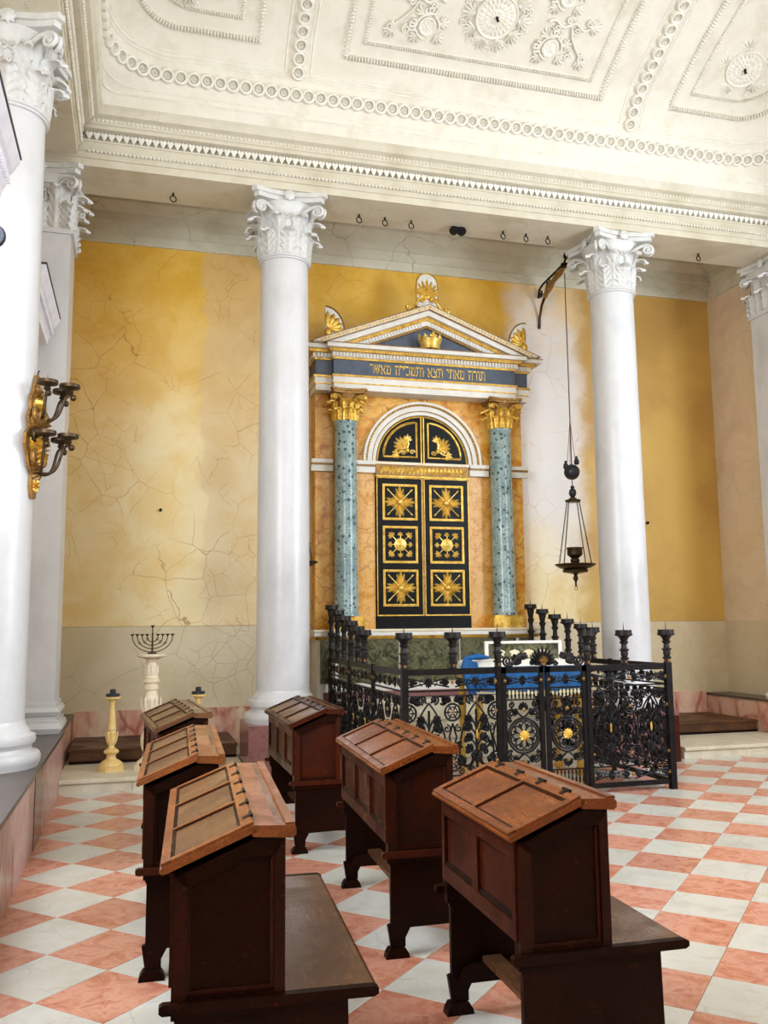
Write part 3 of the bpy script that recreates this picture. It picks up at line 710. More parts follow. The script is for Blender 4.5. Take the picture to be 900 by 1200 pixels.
for sg, lb in ((-1, 'white square corner pilaster against the left wall beside the ochre stucco'), (1, 'white square corner pilaster against the right wall')):
    cx_ = CX+sg*4.74; t = thing('marble_pilaster', lb, 'pilaster', (cx_, 9.80, PZ))
    mb = MB(); mb.box(-.32, .32, -.30, .30, .30, 5.70-PZ); mb.build('shaft', M['white_marble'], t)
    mb = MB()
    for h, z0, z1 in ((.40, 0, .10), (.37, .10, .13), (.345, .13, .17), (.375, .17, .25), (.34, .25, .30)):
        k = .02 if z1-z0 > .05 else .004
        hy = h-.02
        mb.add([(-h+k, -hy+k, z0), (h-k, -hy+k, z0), (h-k, hy-k, z0), (-h+k, hy-k, z0), (-h, -hy, (z0+z1)/2), (h, -hy, (z0+z1)/2), (h, hy, (z0+z1)/2), (-h, hy, (z0+z1)/2), (-h+k, -hy+k, z1), (h-k, -hy+k, z1), (h-k, hy-k, z1), (-h+k, hy-k, z1)],
            [(3, 2, 1, 0), (8, 9, 10, 11)]+[(i+o_, (i+1) % 4+o_, (i+1) % 4+o_+4, i+o_+4) for i in range(4) for o_ in (0, 4)])
    mb.build('base', M['white_marble'], t, 40)
    mb = MB(); zt = 5.70-PZ; mb.box(-.345, .345, -.325, .325, zt, zt+.05); mb.build('astragal', M['white_marble'], t)
    capital(t, 5.75-PZ, 1.0, 'capital', True)
# pedimented door-case cornices on the left wall
for y0, y1, lb in ((7.85, 9.28, 'white dentilled cornice on the left wall between column and corner pilaster'), (4.3, 6.05, 'white dentilled cornice on the left wall above the iron ring')):
    t = thing('door_cornice', lb, 'cornice', (-1.5, (y0+y1)/2, 4.4))
    mb = MB(); mb.prism([(-1.5, 4.42), (-.93, 4.42), (-.92, 4.47), (-.90, 4.5), (-.90, 4.56), (-.86, 4.60), (-.82, 4.67), (-.82, 4.70), (-1.5, 4.70)], y0, y1, 'y'); mb.build('moulding', M['lilac_white'], t, world=True)
    y = y0+.02
    mb = MB()
    while y < y1-.03: mb.box(-.90, -.872, y, y+.022, 4.505, 4.55); y += .04
    tag(mb.build('dentils', M['lilac_white'], t, world=True), kind='stuff')
    MB().prism([(-.825, 4.70), (-.81, 4.70), (-.81, 4.715), (-1.5, 4.715), (-1.5, 4.70)], y0-.01, y1+.01, 'y').build('lead_flashing', M['dark_metal'], t, world=True)

# ================================================================== DESK BENCHES
def desk_bench(name, label, x, y, ang, L, npan, grp=None, lid='wood_lid', body='wood', side='wood', em='wood_red', pan=None):
    """desk with sloping lid and a seat behind it; local x across (low edge at 0), y along, z up"""
    t = thing(name, label, 'bench', (x, y, 0), -rad(ang), grp)
    ZL, ZR_, ZT = .885, .99, .985; XRg, XRt = .262, .36; th = .03
    # end panels with shaped foot
    for k, (y0, y1) in enumerate(((.02, .055), (L-.055, L-.02))):
        up_ = MB(); up_.prism([(.012, .44), (.36-.012, .44), (.36-.012, ZT-.035), (XRg, ZR_-.035), (.012, ZL-.035)], y0, y1, 'y'); e = up_.build('end_panel', M[side if k == 0 else body], t)
        lo = MB(); lo.prism([(.028, 0.05), (.10, .05), (.10, .09), (.125, .135), (.44, .14), (.475, .09), (.475, .05), (.55, .05), (.55, .14), (.545, .46), (.012, .46), (.028, .42), (.028, .155), (.012, .15)], y0+.004, y1-.004, 'y'); lo.build('support', M[body], t)
        for a, b in ((0, .118), (.46, .565)):
            f = MB(); f.prism([(a, 0), (b, 0), (b-.005, .022), (b-.02, .045), (a+.02, .045), (a+.005, .022)], y0-.012, y1+.012, 'y'); f.build('foot', M[body], t)
        # framed sunk panel on both faces of the end
        for fy, sgn in ((y0, -1), (y1, 1)):
            if (k == 0) != (sgn == -1): continue
            b0 = fy; b1 = fy+sgn*.02
            def fr(pts): q = MB(); q.prism(pts, min(b0, b1), max(b0, b1), 'y'); return q
            q = fr([(.012, .475), (.055, .51), (.055, .855), (.012, .855)]); q.box(.0, .0, 0, 0, 0, 0) if False else None; q.build('stile', M['wood_mid' if side == 'wood' else side], e)  # lighter stiles on dark ends: caught light put into the wood colour
            fr([(.348, .475), (.348, ZT-.035), (.315, .925), (.315, .51)]).build('stile', M['wood_mid' if side == 'wood' else side], e)
            fr([(.012, .475), (.348, .475), (.315, .51), (.055, .51)]).build('rail', M[body], e)
            fr([(.012, .855), (.055, .82), (.235, .90), (.315, .90), (.348, ZT-.035), (XRg, ZR_-.035), (.012, ZL-.035)]).build('rail', M[body], e)
            # inner moulding; lighter tone, redder at right, paints the caught light
            b1 = fy+sgn*.008
            fr([(.055, .51), (.315, .51), (.303, .524), (.067, .524)]).build('moulding', M['wood_mid'], e)
            fr([(.055, .51), (.067, .524), (.067, .818), (.055, .82)]).build('moulding', M['wood_mid'], e)
            fr([(.303, .524), (.315, .51), (.315, .90), (.303, .888)]).build('moulding', M['wood_red'], e)
    # front (left) apron, redder than the ends: light from the left put into the wood
    ap = MB(); ap.box(.018, .03, .055, L-.055, .565, ZL-.03); ap = ap.build('front_board', M['wood_red'], t)
    MB().box(.004, .018, .02, L-.02, ZL-.085, ZL-.025).build('front_rail', M['wood_red'], t); MB().box(.004, .018, .02, L-.02, .535, .595).build('front_rail', M['wood_red'], t)
    ys = [.02+(L-.04)*i/npan for i in range(npan+1)]
    for i, yy in enumerate(ys):
        a, b = max(.02, yy-.03), min(L-.02, yy+.03); MB().box(.005, .018, a, b, .595, ZL-.085).build('front_stile', M['wood_red'], t)
    for a, b in zip(ys, ys[1:]):
        MB().prism([(.018, .597), (.006, .597), (.018, .615)], a+.03, b-.03, 'y').build('bead_moulding', M['wood'], t); MB().prism([(.018, ZL-.087), (.018, ZL-.1), (.008, ZL-.087)], a+.03, b-.03, 'y').build('bead_moulding', M['wood'], t)
    # back board over the seat
    MB().box(.335, .35, .055, L-.055, .5, ZT-.04).build('back_board', M[body], t)
    # box bottom
    MB().box(.03, .335, .055, L-.055, .56, .575).build('box_floor', M[body], t)
    # lid: moulded frame with panels, on the slope
    al = atan2(ZR_-ZL, XRg); Ls = hypot(ZR_-ZL, XRg); Ml = T(-.02, 0, ZL-.022) @ RY(-al)
    Lx = Ls+.02
    lm = MB(); lm.prism([(-.004, .012), (0, .002), (.01, 0), (Lx, 0), (Lx, .020), (.01, .020), (.0, .018)], -.012, L+.012, 'y', Ml); lidp = lm.build('lid', M[lid], t, 30)
    fx0, fx1 = .04, Lx-.045
    for i in range(npan):
        a, b = L*i/npan+(.035 if i == 0 else .014), L*(i+1)/npan-(.035 if i == npan-1 else .014)
        MB().box(fx0, fx1, a, b, .0205, .0225, Ml).build('lid_panel', M[pan or ('wood_panel' if lid == 'wood_lid' else lid)], lidp)
    fr_ = [(0.006, fx0-.004, 0, L), (fx1+.004, Lx-.002, 0, L)]
    for x0, x1, a, b in fr_: MB().box(x0, x1, a, b, .020, .030, Ml).build('lid_rail', M[lid], lidp)
    for i in range(npan+1):
        c_ = L*i/npan; a, b = (c_-.010, c_+.010) if 0 < i < npan else ((-.006, .031) if i == 0 else (L-.031, L+.006))
        MB().box(fx0-.004, fx1+.004, a, b, .020, .030, Ml).build('lid_rail', M[lid], lidp)
    for i in range(npan):   # thin fillet mouldings around each panel
        a, b = L*i/npan+(.031 if i == 0 else .010), L*(i+1)/npan-(.031 if i == npan-1 else .010)
        q = MB()
        for A, B, C_, D_ in ((fx0-.004, fx0+.006, a, b), (fx1-.006, fx1+.004, a, b), (fx0, fx1, a, a+.010), (fx0, fx1, b-.010, b)): q.box(A, B, C_, D_, .0205, .0265, Ml)
        q.build('panel_moulding', M['wood'], lidp)
    for i in range(npan*2):
        c_ = L*(i+.5)/(npan*2); q = MB(); q.tube([(Lx-.001, c_-.03, .032), (Lx-.001, c_+.03, .032)], .006, 6, M=Ml); q.box(Lx-.03, Lx, c_-.012, c_+.012, .030, .0325, Ml); q.build('hinge', M['iron'], lidp)
    # fixed top shelf
    ts = MB(); ts.prism([(XRg-.016, ZR_-.03), (XRt+.008, ZT-.034), (XRt+.02, ZT-.026), (XRt+.02, ZT-.006), (XRt+.01, ZT+.004), (XRg-.016, ZR_+.004)], -.012, L+.012, 'y'); tp = ts.build('top_board', M[lid], t, 30)
    MB().box(XRg+.02, XRt-.02, .02, L-.02, ZT+.003, ZT+.006).build('top_panel', M[pan or ('wood_panel' if lid == 'wood_lid' else lid)], tp)
    MB().box(XRt-.012, XRt+.016, -.008, L+.008, ZT+.002, ZT+.012).build('rim', M[lid], tp)
    # seat with rounded nosing
    st = MB(); st.prism([(-.014, .475), (.62, .475), (.632, .482), (.632, .493), (.62, .5), (-.014, .5), (-.024, .493), (-.024, .482)], -.0, L, 'y')
    # only the end mouldings pass in front of the desk box; the seat board is behind it
    st = MB(); st.prism([(.345, .475), (.62, .475), (.632, .482), (.632, .493), (.62, .5), (.345, .5)], .012, L-.012, 'y'); st.build('seat', M['wood_panel'], t, 30)
    for y0, y1 in ((-.018, .012), (L-.012, L+.018)):
        q = MB(); q.prism([(-.012, .470), (.62, .470), (.634, .478), (.634, .494), (.62, .5005), (-.012, .5005), (-.022, .494), (-.022, .478)], y0, y1, 'y'); q.build('end_moulding', M[em], t)
    MB().box(.50, .525, .055, L-.055, .39, .475).build('seat_apron', M[body], t)
    # foot rail
    for y0 in (.06, L-.09):
        q = MB(); q.prism([(.05, .13), (.44, .13), (.44, .19), (.3, .20), (.12, .2), (.07, .18)], y0, y0+.03, 'y'); q.build('bracket', M[body], t)
    MB().box(.16, .24, .06, L-.06, .2, .222).build('foot_rail', M['wood_panel'], t)
    return t
desk_bench('desk_bench', 'dark desk bench with worn brown lid panels and hinged shelf, bare seat beside it', .112, 2.85, 3.4, 1.26, 3, em='wood')
desk_bench('desk_bench', 'dark desk bench with honey brown lid standing between two other lidded desks', .045, 4.40, 2.6, 1.32, 3)
desk_bench('desk_bench', 'greyish brown desk bench nearest the menorah pedestal', .16, 6.50, -4.2, 1.18, 3, lid='wood_panel', side='wood_red')
desk_bench('desk_bench', 'short reddish desk bench with only two lid panels and open footrest', 1.250, 2.90, 1.2, .84, 2, lid='wood_amber', side='wood', em='wood')
desk_bench('desk_bench', 'reddish desk bench with three lid panels in front of the iron railing', 1.195, 4.34, 2.6, 1.27, 3, lid='wood_amber', side='wood_mid')
desk_bench('desk_bench', 'reddish desk bench with shiny lid panels beside the mauve column plinth', 1.09, 6.43, -.2, 1.22, 3, lid='wood_red', side='wood_red', pan='wood_panel')

# ================================================================== ARK
ark = thing('torah_ark', 'marble ark with black and gold doors, green columns and white gold pediment', 'ark', (CX, 11.25, 0))
A = dict(parent=ark, world=True)
def bx(name, x0, x1, y0, y1, z0, z1, mat, parent=None): return MB().box(x0, x1, y0, y1, z0, z1).build(name, M[mat], parent or ark, world=True)
# dado
bx('dado', CX-1.47, CX+1.47, 11.06, YB-.001, .0, 1.42, 'paint_white')
for x0, x1, y in ((CX-1.44, CX-1.25, 11.035), (CX+1.25, CX+1.44, 11.035), (CX-1.2, CX-.42, 11.045), (CX-.40, CX+.40, 11.045), (CX+.42, CX+1.2, 11.045)): bx('green_panel', x0, x1, y, 11.06, .87, 1.40, 'green')
bx('lower_panel', CX-1.40, CX+1.40, 11.04, 11.06, .30, .76, 'mauve')
mb = MB(); mb.prism([(11.04, 1.41), (11.02, 1.41), (11.0, 1.43), (10.99, 1.445), (10.99, 1.45), (YB-.01, 1.45), (YB-.01, 1.41)], CX-1.51, CX+1.51, 'x'); mb.build('gilt_moulding', M['gold'], **A)
mb = MB(); mb.prism([(10.985, 1.45), (10.975, 1.455), (10.975, 1.50), (YB-.01, 1.50), (YB-.01, 1.45)], CX-1.525, CX+1.525, 'x'); mb.build('white_ledge', M['paint_white'], **A)
mb = MB(); mb.prism([(10.97, 1.50), (10.96, 1.51), (10.96, 1.535), (YB-.01, 1.535), (YB-.01, 1.50)], CX-1.535, CX+1.535, 'x'); mb.build('top_ledge', M['ivory'], **A)
# yellow marble back slab in strips, plus column sockets
for x0, x1, mt in ((-1.46, -1.27, 'giallo'), (-1.268, -.66, 'giallo_pale'), (.66, 1.268, 'giallo_pale'), (1.27, 1.46, 'giallo')):
    bx('marble_slab', CX+x0, CX+x1, 11.27, YB-.001, 1.535, 3.58, mt)
mb = MB(); R_ = .665
arch = [(CX+1.46, 3.58), (CX+1.46, 4.62), (CX-1.46, 4.62), (CX-1.46, 3.58), (CX-R_, 3.58)]+[(CX-R_*cos(pi*i/24), 3.72+R_*sin(pi*i/24)) for i in range(25)]+[(CX+R_, 3.58)]
mb.prism(arch, 11.27, YB-.001, 'y'); mb.build('spandrel_slab', M['giallo'], **A)
for sg in (-1, 1):
    xc = CX+sg*1.086; yc = 11.13
    bx('pedestal_block', xc-.22, xc+.22, 10.97, 11.27, 1.535, 1.66, 'gold'); bx('pedestal_block', xc-.195, xc+.195, 10.99, 11.27, 1.66, 1.70, 'gold')
    c = MB(); c.lathe([(.168, 1.70), (.168, 1.72), (.155, 1.74), (.151, 1.76), (.149, 2.8), (.141, 4.17), (.155, 4.19), (.155, 4.215), (.146, 4.225)], 32, (xc, yc, 0)); c.build('green_column', M['breccia'], ark, 40, world=True)
    q = bpy.data.objects.new('capital_socket', None)
    bpy.data.objects.remove(q)
    # gilt capital
    mb = MB(); mb.lathe([(.135, 4.22), (.138, 4.36), (.16, 4.50), (.19, 4.56)], 24, (xc, yc, 0)); cp = mb.build('gilt_capital', M['gold_old'], ark, 40, world=True)
    s = .58; tagk = 'gilt'
    if tagk not in CAPM:
        mt = M['gold']
        CAPM[tagk] = dict(l1=leaf_mesh(.24*s, .21*s, .10*s, 'leaf', mt), l2=leaf_mesh(.42*s, .19*s, .13*s, 'leaf', mt), vo=volute_mesh(s, 'volute', mt), he=helix_mesh(s, 'helix', mt))
    C = CAPM[tagk]; B0 = T(xc-CX, yc-11.25, 4.22)
    for i in range(8):
        a = i*pi/4
        inst('leaf', C['l1'], B0 @ RZ(a) @ T(0, -.135, 0) @ RZ(pi), cp)
        inst('leaf', C['l2'], B0 @ RZ(a+pi/8) @ T(0, -.132, 0) @ RZ(pi), cp)
    for i in range(4):
        for g in (1, -1):
            m = B0 @ RZ(i*pi/2) @ RZ(pi) @ S(g, 1, 1); inst('volute', C['vo'], m, cp); inst('helix', C['he'], m, cp)
    mb = MB(); abacus(mb, .245, 4.565, 4.625, .06, .05, M_=T(xc, yc, 0)); mb.build('abacus', M['gold_old'], cp, world=True)
    # impost mouldings
    for x0, x1 in ((.665, .94), (1.235, 1.52)):
        a, b = sorted((CX+sg*x0, CX+sg*x1))
        bx('impost', a, b, 11.215, 11.27, 3.58, 3.66, 'paint_white'); bx('impost_gilding', a, b, 11.205, 11.27, 3.66, 3.685, 'gold_old'); bx('impost_cap', a, b, 11.19, 11.27, 3.685, 3.735, 'paint_white')
# archivolt rings
def arch_ring(name, r0_, r1_, y0, y1, mat, parent=None):
    mb = MB(); n_ = 40; prof_ = [(r0_, y1), (r0_, y0), (r1_, y0), (r1_, y1)]
    P_ = [[(CX+r*cos(pi*i/n_), y, 3.735+r*sin(pi*i/n_)) for r, y in prof_] for i in range(n_+1)]
    mb.grid(P_, flip=True); mb.f.append((0, 1, 2, 3)); k = n_*4; mb.f.append((k+3, k+2, k+1, k)); return mb.build(name, M[mat], parent or ark, 30, world=True)
arch_ring('archivolt', .655, .70, 11.22, 11.28, 'paint_white'); arch_ring('archivolt_gilding', .70, .712, 11.21, 11.28, 'gold_old'); arch_ring('archivolt', .712, .775, 11.205, 11.28, 'paint_white'); arch_ring('archivolt', .798, .83, 11.185, 11.28, 'paint_white')
arch_ring('archivolt_gilding', .775, .798, 11.195, 11.28, 'gold_old')
mb = MB()
for i in range(60):
    a = pi*(i+.5)/60; mb.ball((CX+.787*cos(a), 11.184, 3.735+.787*sin(a)), .014, 5, 4)
tag(mb.build('gilt_beads', M['gold'], **A), kind='stuff')
# doors
YD = 11.245
bx('threshold', CX-.65, CX+.65, 11.235, 11.28, 1.535, 1.70, 'black')
bx('transom', CX-.655, CX+.655, 11.225, 11.28, 3.545, 3.735, 'gold_old')
bx('transom_fillet', CX-.66, CX+.66, 11.21, 11.228, 3.70, 3.735, 'ivory'); bx('transom_fillet', CX-.66, CX+.66, 11.215, 11.228, 3.53, 3.55, 'gold')
mb = MB()
for i in range(22):
    x = CX-.62+1.24*(i+.5)/22; sg = 1 if x < CX else -1; mb.petal(T(x, 11.225, 3.565) @ RX(pi/2) @ RZ(-sg*.5), .13, .05, .012)
tag(mb.build('transom_foliage', M['gold'], **A), kind='stuff')
def orn(kind, g):
    mb = MB()
    if kind == 'lotus':
        for i in range(4):
            h = g @ RZ(i*pi/2)
            for a, l, w_ in ((0, .205, .05), (.27, .18, .038), (-.27, .18, .038), (.55, .11, .024), (-.55, .11, .024)): mb.petal(h @ RZ(a) @ T(0, .02, 0), l, w_, .02, .004)
            k = h @ RZ(pi/4); mb.tube([(0, .04, .004), (0, .235, .006)], .006, 5, M=k); mb.ball((0, .225, .006), .014, 6, 4, (1, 2, 1), M=k)
        mb.ball((0, 0, .01), .042, 10, 6, (1, 1, .7), g)
    else:
        mb.lathe([(.085, -.002), (.085, .012), (.07, .02), (.03, .018), (.02, .028), (0, .03)], 22, M=g)
        for i in range(8):
            h = g @ RZ(i*pi/4); far = .15 if i % 2 else .12
            mb.tube([(0, .07, .006), (0, far, .01)], .007, 5, M=h); palmette(mb, h @ T(0, far, .002), 5, .075 if i % 2 else .055, 2.4, .42, .16, .003)
    return mb
rows_ = ((2.96, 3.44), (2.39, 2.88), (1.825, 2.305))
for sg in (-1, 1):
    x0, x1 = sorted((CX+sg*.012, CX+sg*.645))
    dr = bx('door_leaf', x0, x1, YD, 11.28, 1.70, 3.535, 'black')
    for a, b in ((x0, x0+.010), (x1-.012, x1)): bx('gilt_edge', a, b, YD-.012, YD, 1.715, 3.53, 'gold', dr)
    bx('gilt_edge', x0, x1, YD-.012, YD, 1.70, 1.716, 'gold', dr); bx('gilt_edge', x0, x1, YD-.012, YD, 3.518, 3.534, 'gold', dr)
    xa, xb = sorted((CX+sg*.085, CX+sg*.565)); xm = (xa+xb)/2
    for r, (z0, z1) in enumerate(rows_):
        for (a, b, c_, d_) in ((xa, xb, z0, z0+.03), (xa, xb, z1-.03, z1), (xa, xa+.03, z0+.03, z1-.03), (xb-.03, xb, z0+.03, z1-.03)): bx('gilt_frame', a, b, YD-.016, YD, c_, d_, 'gold', dr)
        mb = MB()
        for i in range(16):
            q = (i+.5)/16
            for px_, pz_ in ((xa+(xb-xa)*q, z0+.0175), (xa+(xb-xa)*q, z1-.0175), (xa+.0175, z0+(z1-z0)*q), (xb-.0175, z0+(z1-z0)*q)): mb.ball((px_, YD-.017, pz_), .010, 5, 4)
        tag(mb.build('frame_beads', M['gold_bright'], dr, world=True), kind='stuff')
        g = T(xm, YD-.003, (z0+z1)/2) @ RX(pi/2)
        orn('star' if r == 1 else 'lotus', g).build('gilt_ornament', M['gold_bright'], dr, 60, world=True)
    # quarter-round tympanum leaf
    mb = MB(); Rq = .645; P_ = [(CX+sg*.012, 3.735)]+[(CX+sg*max(.012, Rq*cos(pi/2*i/16)), 3.735+Rq*sin(pi/2*i/16)) for i in range(17)]
    if sg < 0: P_ = P_[::-1]
    mb.prism(P_, YD, 11.28, 'y'); dq = mb.build('tympanum_leaf', M['black'], **A)
    mb = MB(); Ro, Ri = .56, .525
    mb.tube([(CX+sg*(.08+.465*cos(pi/2*i/20)), YD-.004, 3.81+.475*sin(pi/2*i/20)) for i in range(21)]+[(CX+sg*.08, YD-.004, 3.81)], .017, 5, closed=True); mb.build('gilt_frame', M['gold'], dq, 60, world=True)
    mb = MB(); mb.tube([(CX+sg*.632*cos(pi/2*i/20), YD-.004, 3.737+.632*sin(pi/2*i/20)) for i in range(21)], .011, 5); mb.build('gilt_edge', M['gold'], dq, 60, world=True)
    bx('gilt_edge', min(CX+sg*.010, CX+sg*.026), max(CX+sg*.010, CX+sg*.026), YD-.014, YD, 3.74, 4.36, 'gold', dq)
    mb = MB(); g = T(CX+sg*.215, YD-.003, 3.90) @ RX(pi/2)
    palmette(mb, g @ RZ(-sg*.75) @ T(0, .04, 0), 7, .2, 2.0, .22, .08, .004)
    for a, px_, pz_ in ((-sg*1.9, .02, -.01), (sg*.05, -.0, .02)):
        h = g @ RZ(a) @ T(0, .03, 0); mb.tube([(0, 0, .006), (.015, .06, .008), (0, .11, .008)], .012, 5, M=h); palmette(mb, h @ T(0, .1, 0), 5, .1, 2.2, .36, .1, .004)
    for px_ in (-.06, .07): mb.tube([(x_, y_, .008) for x_, y_ in spiral(px_, -.02, .035, 0, 1.2, 1 if px_ > 0 else -1)], .009, 5, M=g)
    mb.ball((0, 0, .008), .035, 8, 5, M=g); mb.build('gilt_ornament', M['gold_bright'], dq, 60, world=True)
bx('centre_bead', CX-.012, CX+.012, YD-.02, YD, 1.70, 3.535, 'gold_old')
mb = MB(); mb.tube([(CX+.05, YD-.02, 2.46), (CX+.05, YD-.035, 2.40), (CX+.05, YD-.02, 2.36)], .008, 6); mb.build('keyhole_pull', M['iron'], **A)
# entablature: (z0,z1, projection, material); wings set back, centre forward
LAY = [(4.62, 4.70, .0, 'paint_white', 'architrave'), (4.70, 4.715, .012, 'gold', 'gilt_fillet'), (4.715, 4.79, .012, 'paint_white', 'architrave'), (4.79, 4.815, .03, 'gold', 'gilt_fillet'),
       (4.815, 5.02, .0, 'slate', 'frieze'), (5.02, 5.045, .02, 'gold', 'gilt_fillet'), (5.045, 5.105, .04, 'paint_white', 'dentil_course'), (5.105, 5.14, .10, 'gold', 'gilt_moulding'), (5.14, 5.19, .16, 'paint_white', 'corona'), (5.19, 5.20, .17, 'gold_old', 'gilt_fillet')]
YF, YW = 10.99, 11.08
for z0, z1, p, mt, nm in LAY:
    bx(nm, CX-1.27-p*.7, CX+1.27+p*.7, YF-p, YB-.01, z0, z1, mt)
    for sg in (-1, 1):
        a, b = sorted((CX+sg*(1.27+p*.7), CX+sg*(1.49+p))); bx(nm, a, b, YW-p, YB-.01, z0, z1, mt)
mb = MB(); x = CX-1.29
while x < CX+1.27: mb.box(x, x+.022, YF-.065, YF-.04, 5.05, 5.10); x += .045
for sg in (-1, 1):
    for k in range(4): xx = CX+sg*(1.33+.045*k)-.011; mb.box(xx, xx+.022, YW-.065, YW-.04, 5.05, 5.10)
tag(mb.build('dentils', M['paint_white'], **A), kind='stuff')
mb = MB(); x = CX-1.33
while x < CX+1.33: mb.ball((x, YF-.104, 5.122), .013, 5, 4, (1, 1, 1)); x += .034
tag(mb.build('gilt_beads', M['gold_bright'], **A), kind='stuff')
mb = MB(); x = CX-1.27
while x < CX+1.27:
    if not (CX-.27 < x < CX-.12): mb.ball((x, YF-.034, 4.802), .011, 5, 4)
    x += .03
tag(mb.build('gilt_beads', M['gold_bright'], **A), kind='stuff')
# Hebrew inscription, strokes in a 0..1 box (x to the right), listed right to left
GL = {
 'tav': [[(.88, 0), (.88, .8), (.75, .95), (.12, .95)], [(.3, .95), (.3, .15), (.08, .03)]],
 'vav': [[(.12, .95), (.38, .93), (.42, .8), (.42, 0)]],
 'resh': [[(.1, .95), (.6, .95), (.72, .82), (.72, 0)]],
 'he': [[(.08, .95), (.7, .95), (.8, .82), (.8, 0)], [(.22, .62), (.22, 0)]],
 'mem': [[(.12, .95), (.3, .72), (.16, 0)], [(.3, .72), (.55, .95), (.78, .88), (.85, .7), (.8, .05), (.42, .05)]],
 'alef': [[(.08, .95), (.85, .03)], [(.8, .97), (.78, .7), (.58, .42)], [(.38, .6), (.14, .36), (.12, .03), (.28, .03)]],
 'yod': [[(.1, .95), (.36, .93), (.38, .62)]],
 'tsadi': [[(.12, .97), (.2, .82), (.78, .1), (.74, .03), (.1, .03)], [(.8, .97), (.74, .72), (.5, .48)]],
 'kaf': [[(.1, .95), (.55, .95), (.7, .82), (.7, .18), (.55, .05), (.1, .05)]],
 'shin': [[(.12, .97), (.2, .3), (.32, .04), (.6, .08), (.9, .97)], [(.52, .97), (.48, .6), (.26, .36)]],
 'mark': [[(.05, 1.05), (.02, .82)], [(.2, 1.05), (.17, .82)]]}
WD = {'tav': .95, 'vav': .52, 'resh': .82, 'he': .9, 'mem': .95, 'alef': .95, 'yod': .48, 'tsadi': .9, 'kaf': .8, 'shin': 1.02, 'mark': .28, ' ': .62}
txt = ['tav', 'vav', 'resh', 'he', ' ', 'mem', 'alef', 'tav', 'yod', ' ', 'tav', 'tsadi', 'alef', ' ', 'vav', 'tav', 'mem', 'kaf', 'mark', 'yod', 'mark', 'he', ' ', 'mem', 'alef', 'shin', 'resh']
hgt = .118; tot = sum(WD[c] for c in txt)*hgt*.98; span = 1.62; kx = span/tot; xr = CX+.83
for c in txt:
    w_ = WD[c]*hgt*.98*kx
    if c != ' ':
        mb = MB(); xl = xr-w_
        for st in GL[c]:
            pts = [(xl+w_*.04+px_*hgt*kx*.92, 4.860+pz_*hgt) for px_, pz_ in st]
            for (ax_, az), (bx_, bz) in zip(pts, pts[1:]):
                dx, dz = bx_-ax_, bz-az; l = hypot(dx, dz) or 1; ux, uz = dx/l, dz/l
                hv = .0042+.0052*abs(ux); nx, nz = -uz*hv, ux*hv; e = .006
                P_ = [(ax_-ux*e+nx, az-uz*e+nz), (ax_-ux*e-nx, az-uz*e-nz), (bx_+ux*e-nx, bz+uz*e-nz), (bx_+ux*e+nx, bz+uz*e+nz)]
                mb.prism(P_, YF-.006, YF+.001, 'y')
        mb.build('hebrew_letter', M['gold_bright'], **A)
    xr -= w_
# pediment
ZP, ZA, HWp = 5.20, 5.80, 1.56
yp = YF-.15
def rake(name, o0, o1, y0, mat, ext=0):
    # band parallel to the slope between perpendicular offsets o0..o1 (below the outer edge)
    for sg in (-1, 1):
        sl = (ZA-ZP)/HWp; c_ = sqrt(1+sl*sl); P_ = [(CX, ZA-o0*c_), (CX, ZA-o1*c_)]
        xe1 = (ZA-o1*c_-ZP)/sl; xe0 = (ZA-o0*c_-ZP)/sl
        P_ += [(CX+sg*xe1, ZP), (CX+sg*xe0, ZP)]
        if sg < 0: P_ = P_[::-1]
        mb = MB(); mb.prism(P_, y0, YF+.3, 'y'); mb.build(name, M[mat], **A)
rake('gilt_edge', -.012, .0, yp-.012, 'gold_old'); rake('raking_cornice', 0, .05, yp-.01, 'paint_white'); rake('gilt_edge', .05, .06, yp, 'gold_old'); rake('raking_cornice', .06, .125, yp+.03, 'paint_white'); rake('gilt_moulding', .125, .165, yp+.09, 'gold'); rake('raking_dentil_course', .165, .225, yp+.12, 'paint_white'); rake('gilt_moulding', .225, .255, yp+.135, 'gold_old')
mb = MB(); mb.prism([(CX-1.4, ZP), (CX+1.4, ZP), (CX, ZA-.1)], YF+.02, YF+.3, 'y'); mb.build('tympanum', M['slate'], **A)
sl = (ZA-ZP)/HWp; al = atan2(ZA-ZP, HWp)
g1 = MB(); g2 = MB(); g3 = MB()
for sg in (-1, 1):
    k = .03
    while k < 1.6:
        for mb_, off, y_, sz in ((g1, .026, yp-.014, .0185), ):
            px_, pz_ = CX+sg*(k*cos(al)), ZA-k*sin(al); mb_.ball((px_-sg*off*sin(al), y_, pz_-off*cos(al)), sz, 5, 4, (1.1, .6, 1))
        k += .048
    k = .08
    while k < 1.0:
        px_, pz_ = CX+sg*k*cos(al), ZA-k*sin(al); off = .195
        g2.box(-.011, .011, -.012, .012, -.026, .026, T(px_-sg*off*sin(al)*0, yp+.118, pz_-off/cos(al)) @ RY(sg*al)); k += .045
    k = .04
    while k < 1.2:
        px_, pz_ = CX+sg*k*cos(al), ZA-k*sin(al); g3.ball((px_, yp+.088, pz_-.145/cos(al)), .012, 5, 4); k += .032
tag(g1.build('gilt_eggs', M['gold_bright'], **A), kind='stuff'); tag(g2.build('raking_dentils', M['paint_white'], **A), kind='stuff'); tag(g3.build('gilt_beads', M['gold_bright'], **A), kind='stuff')
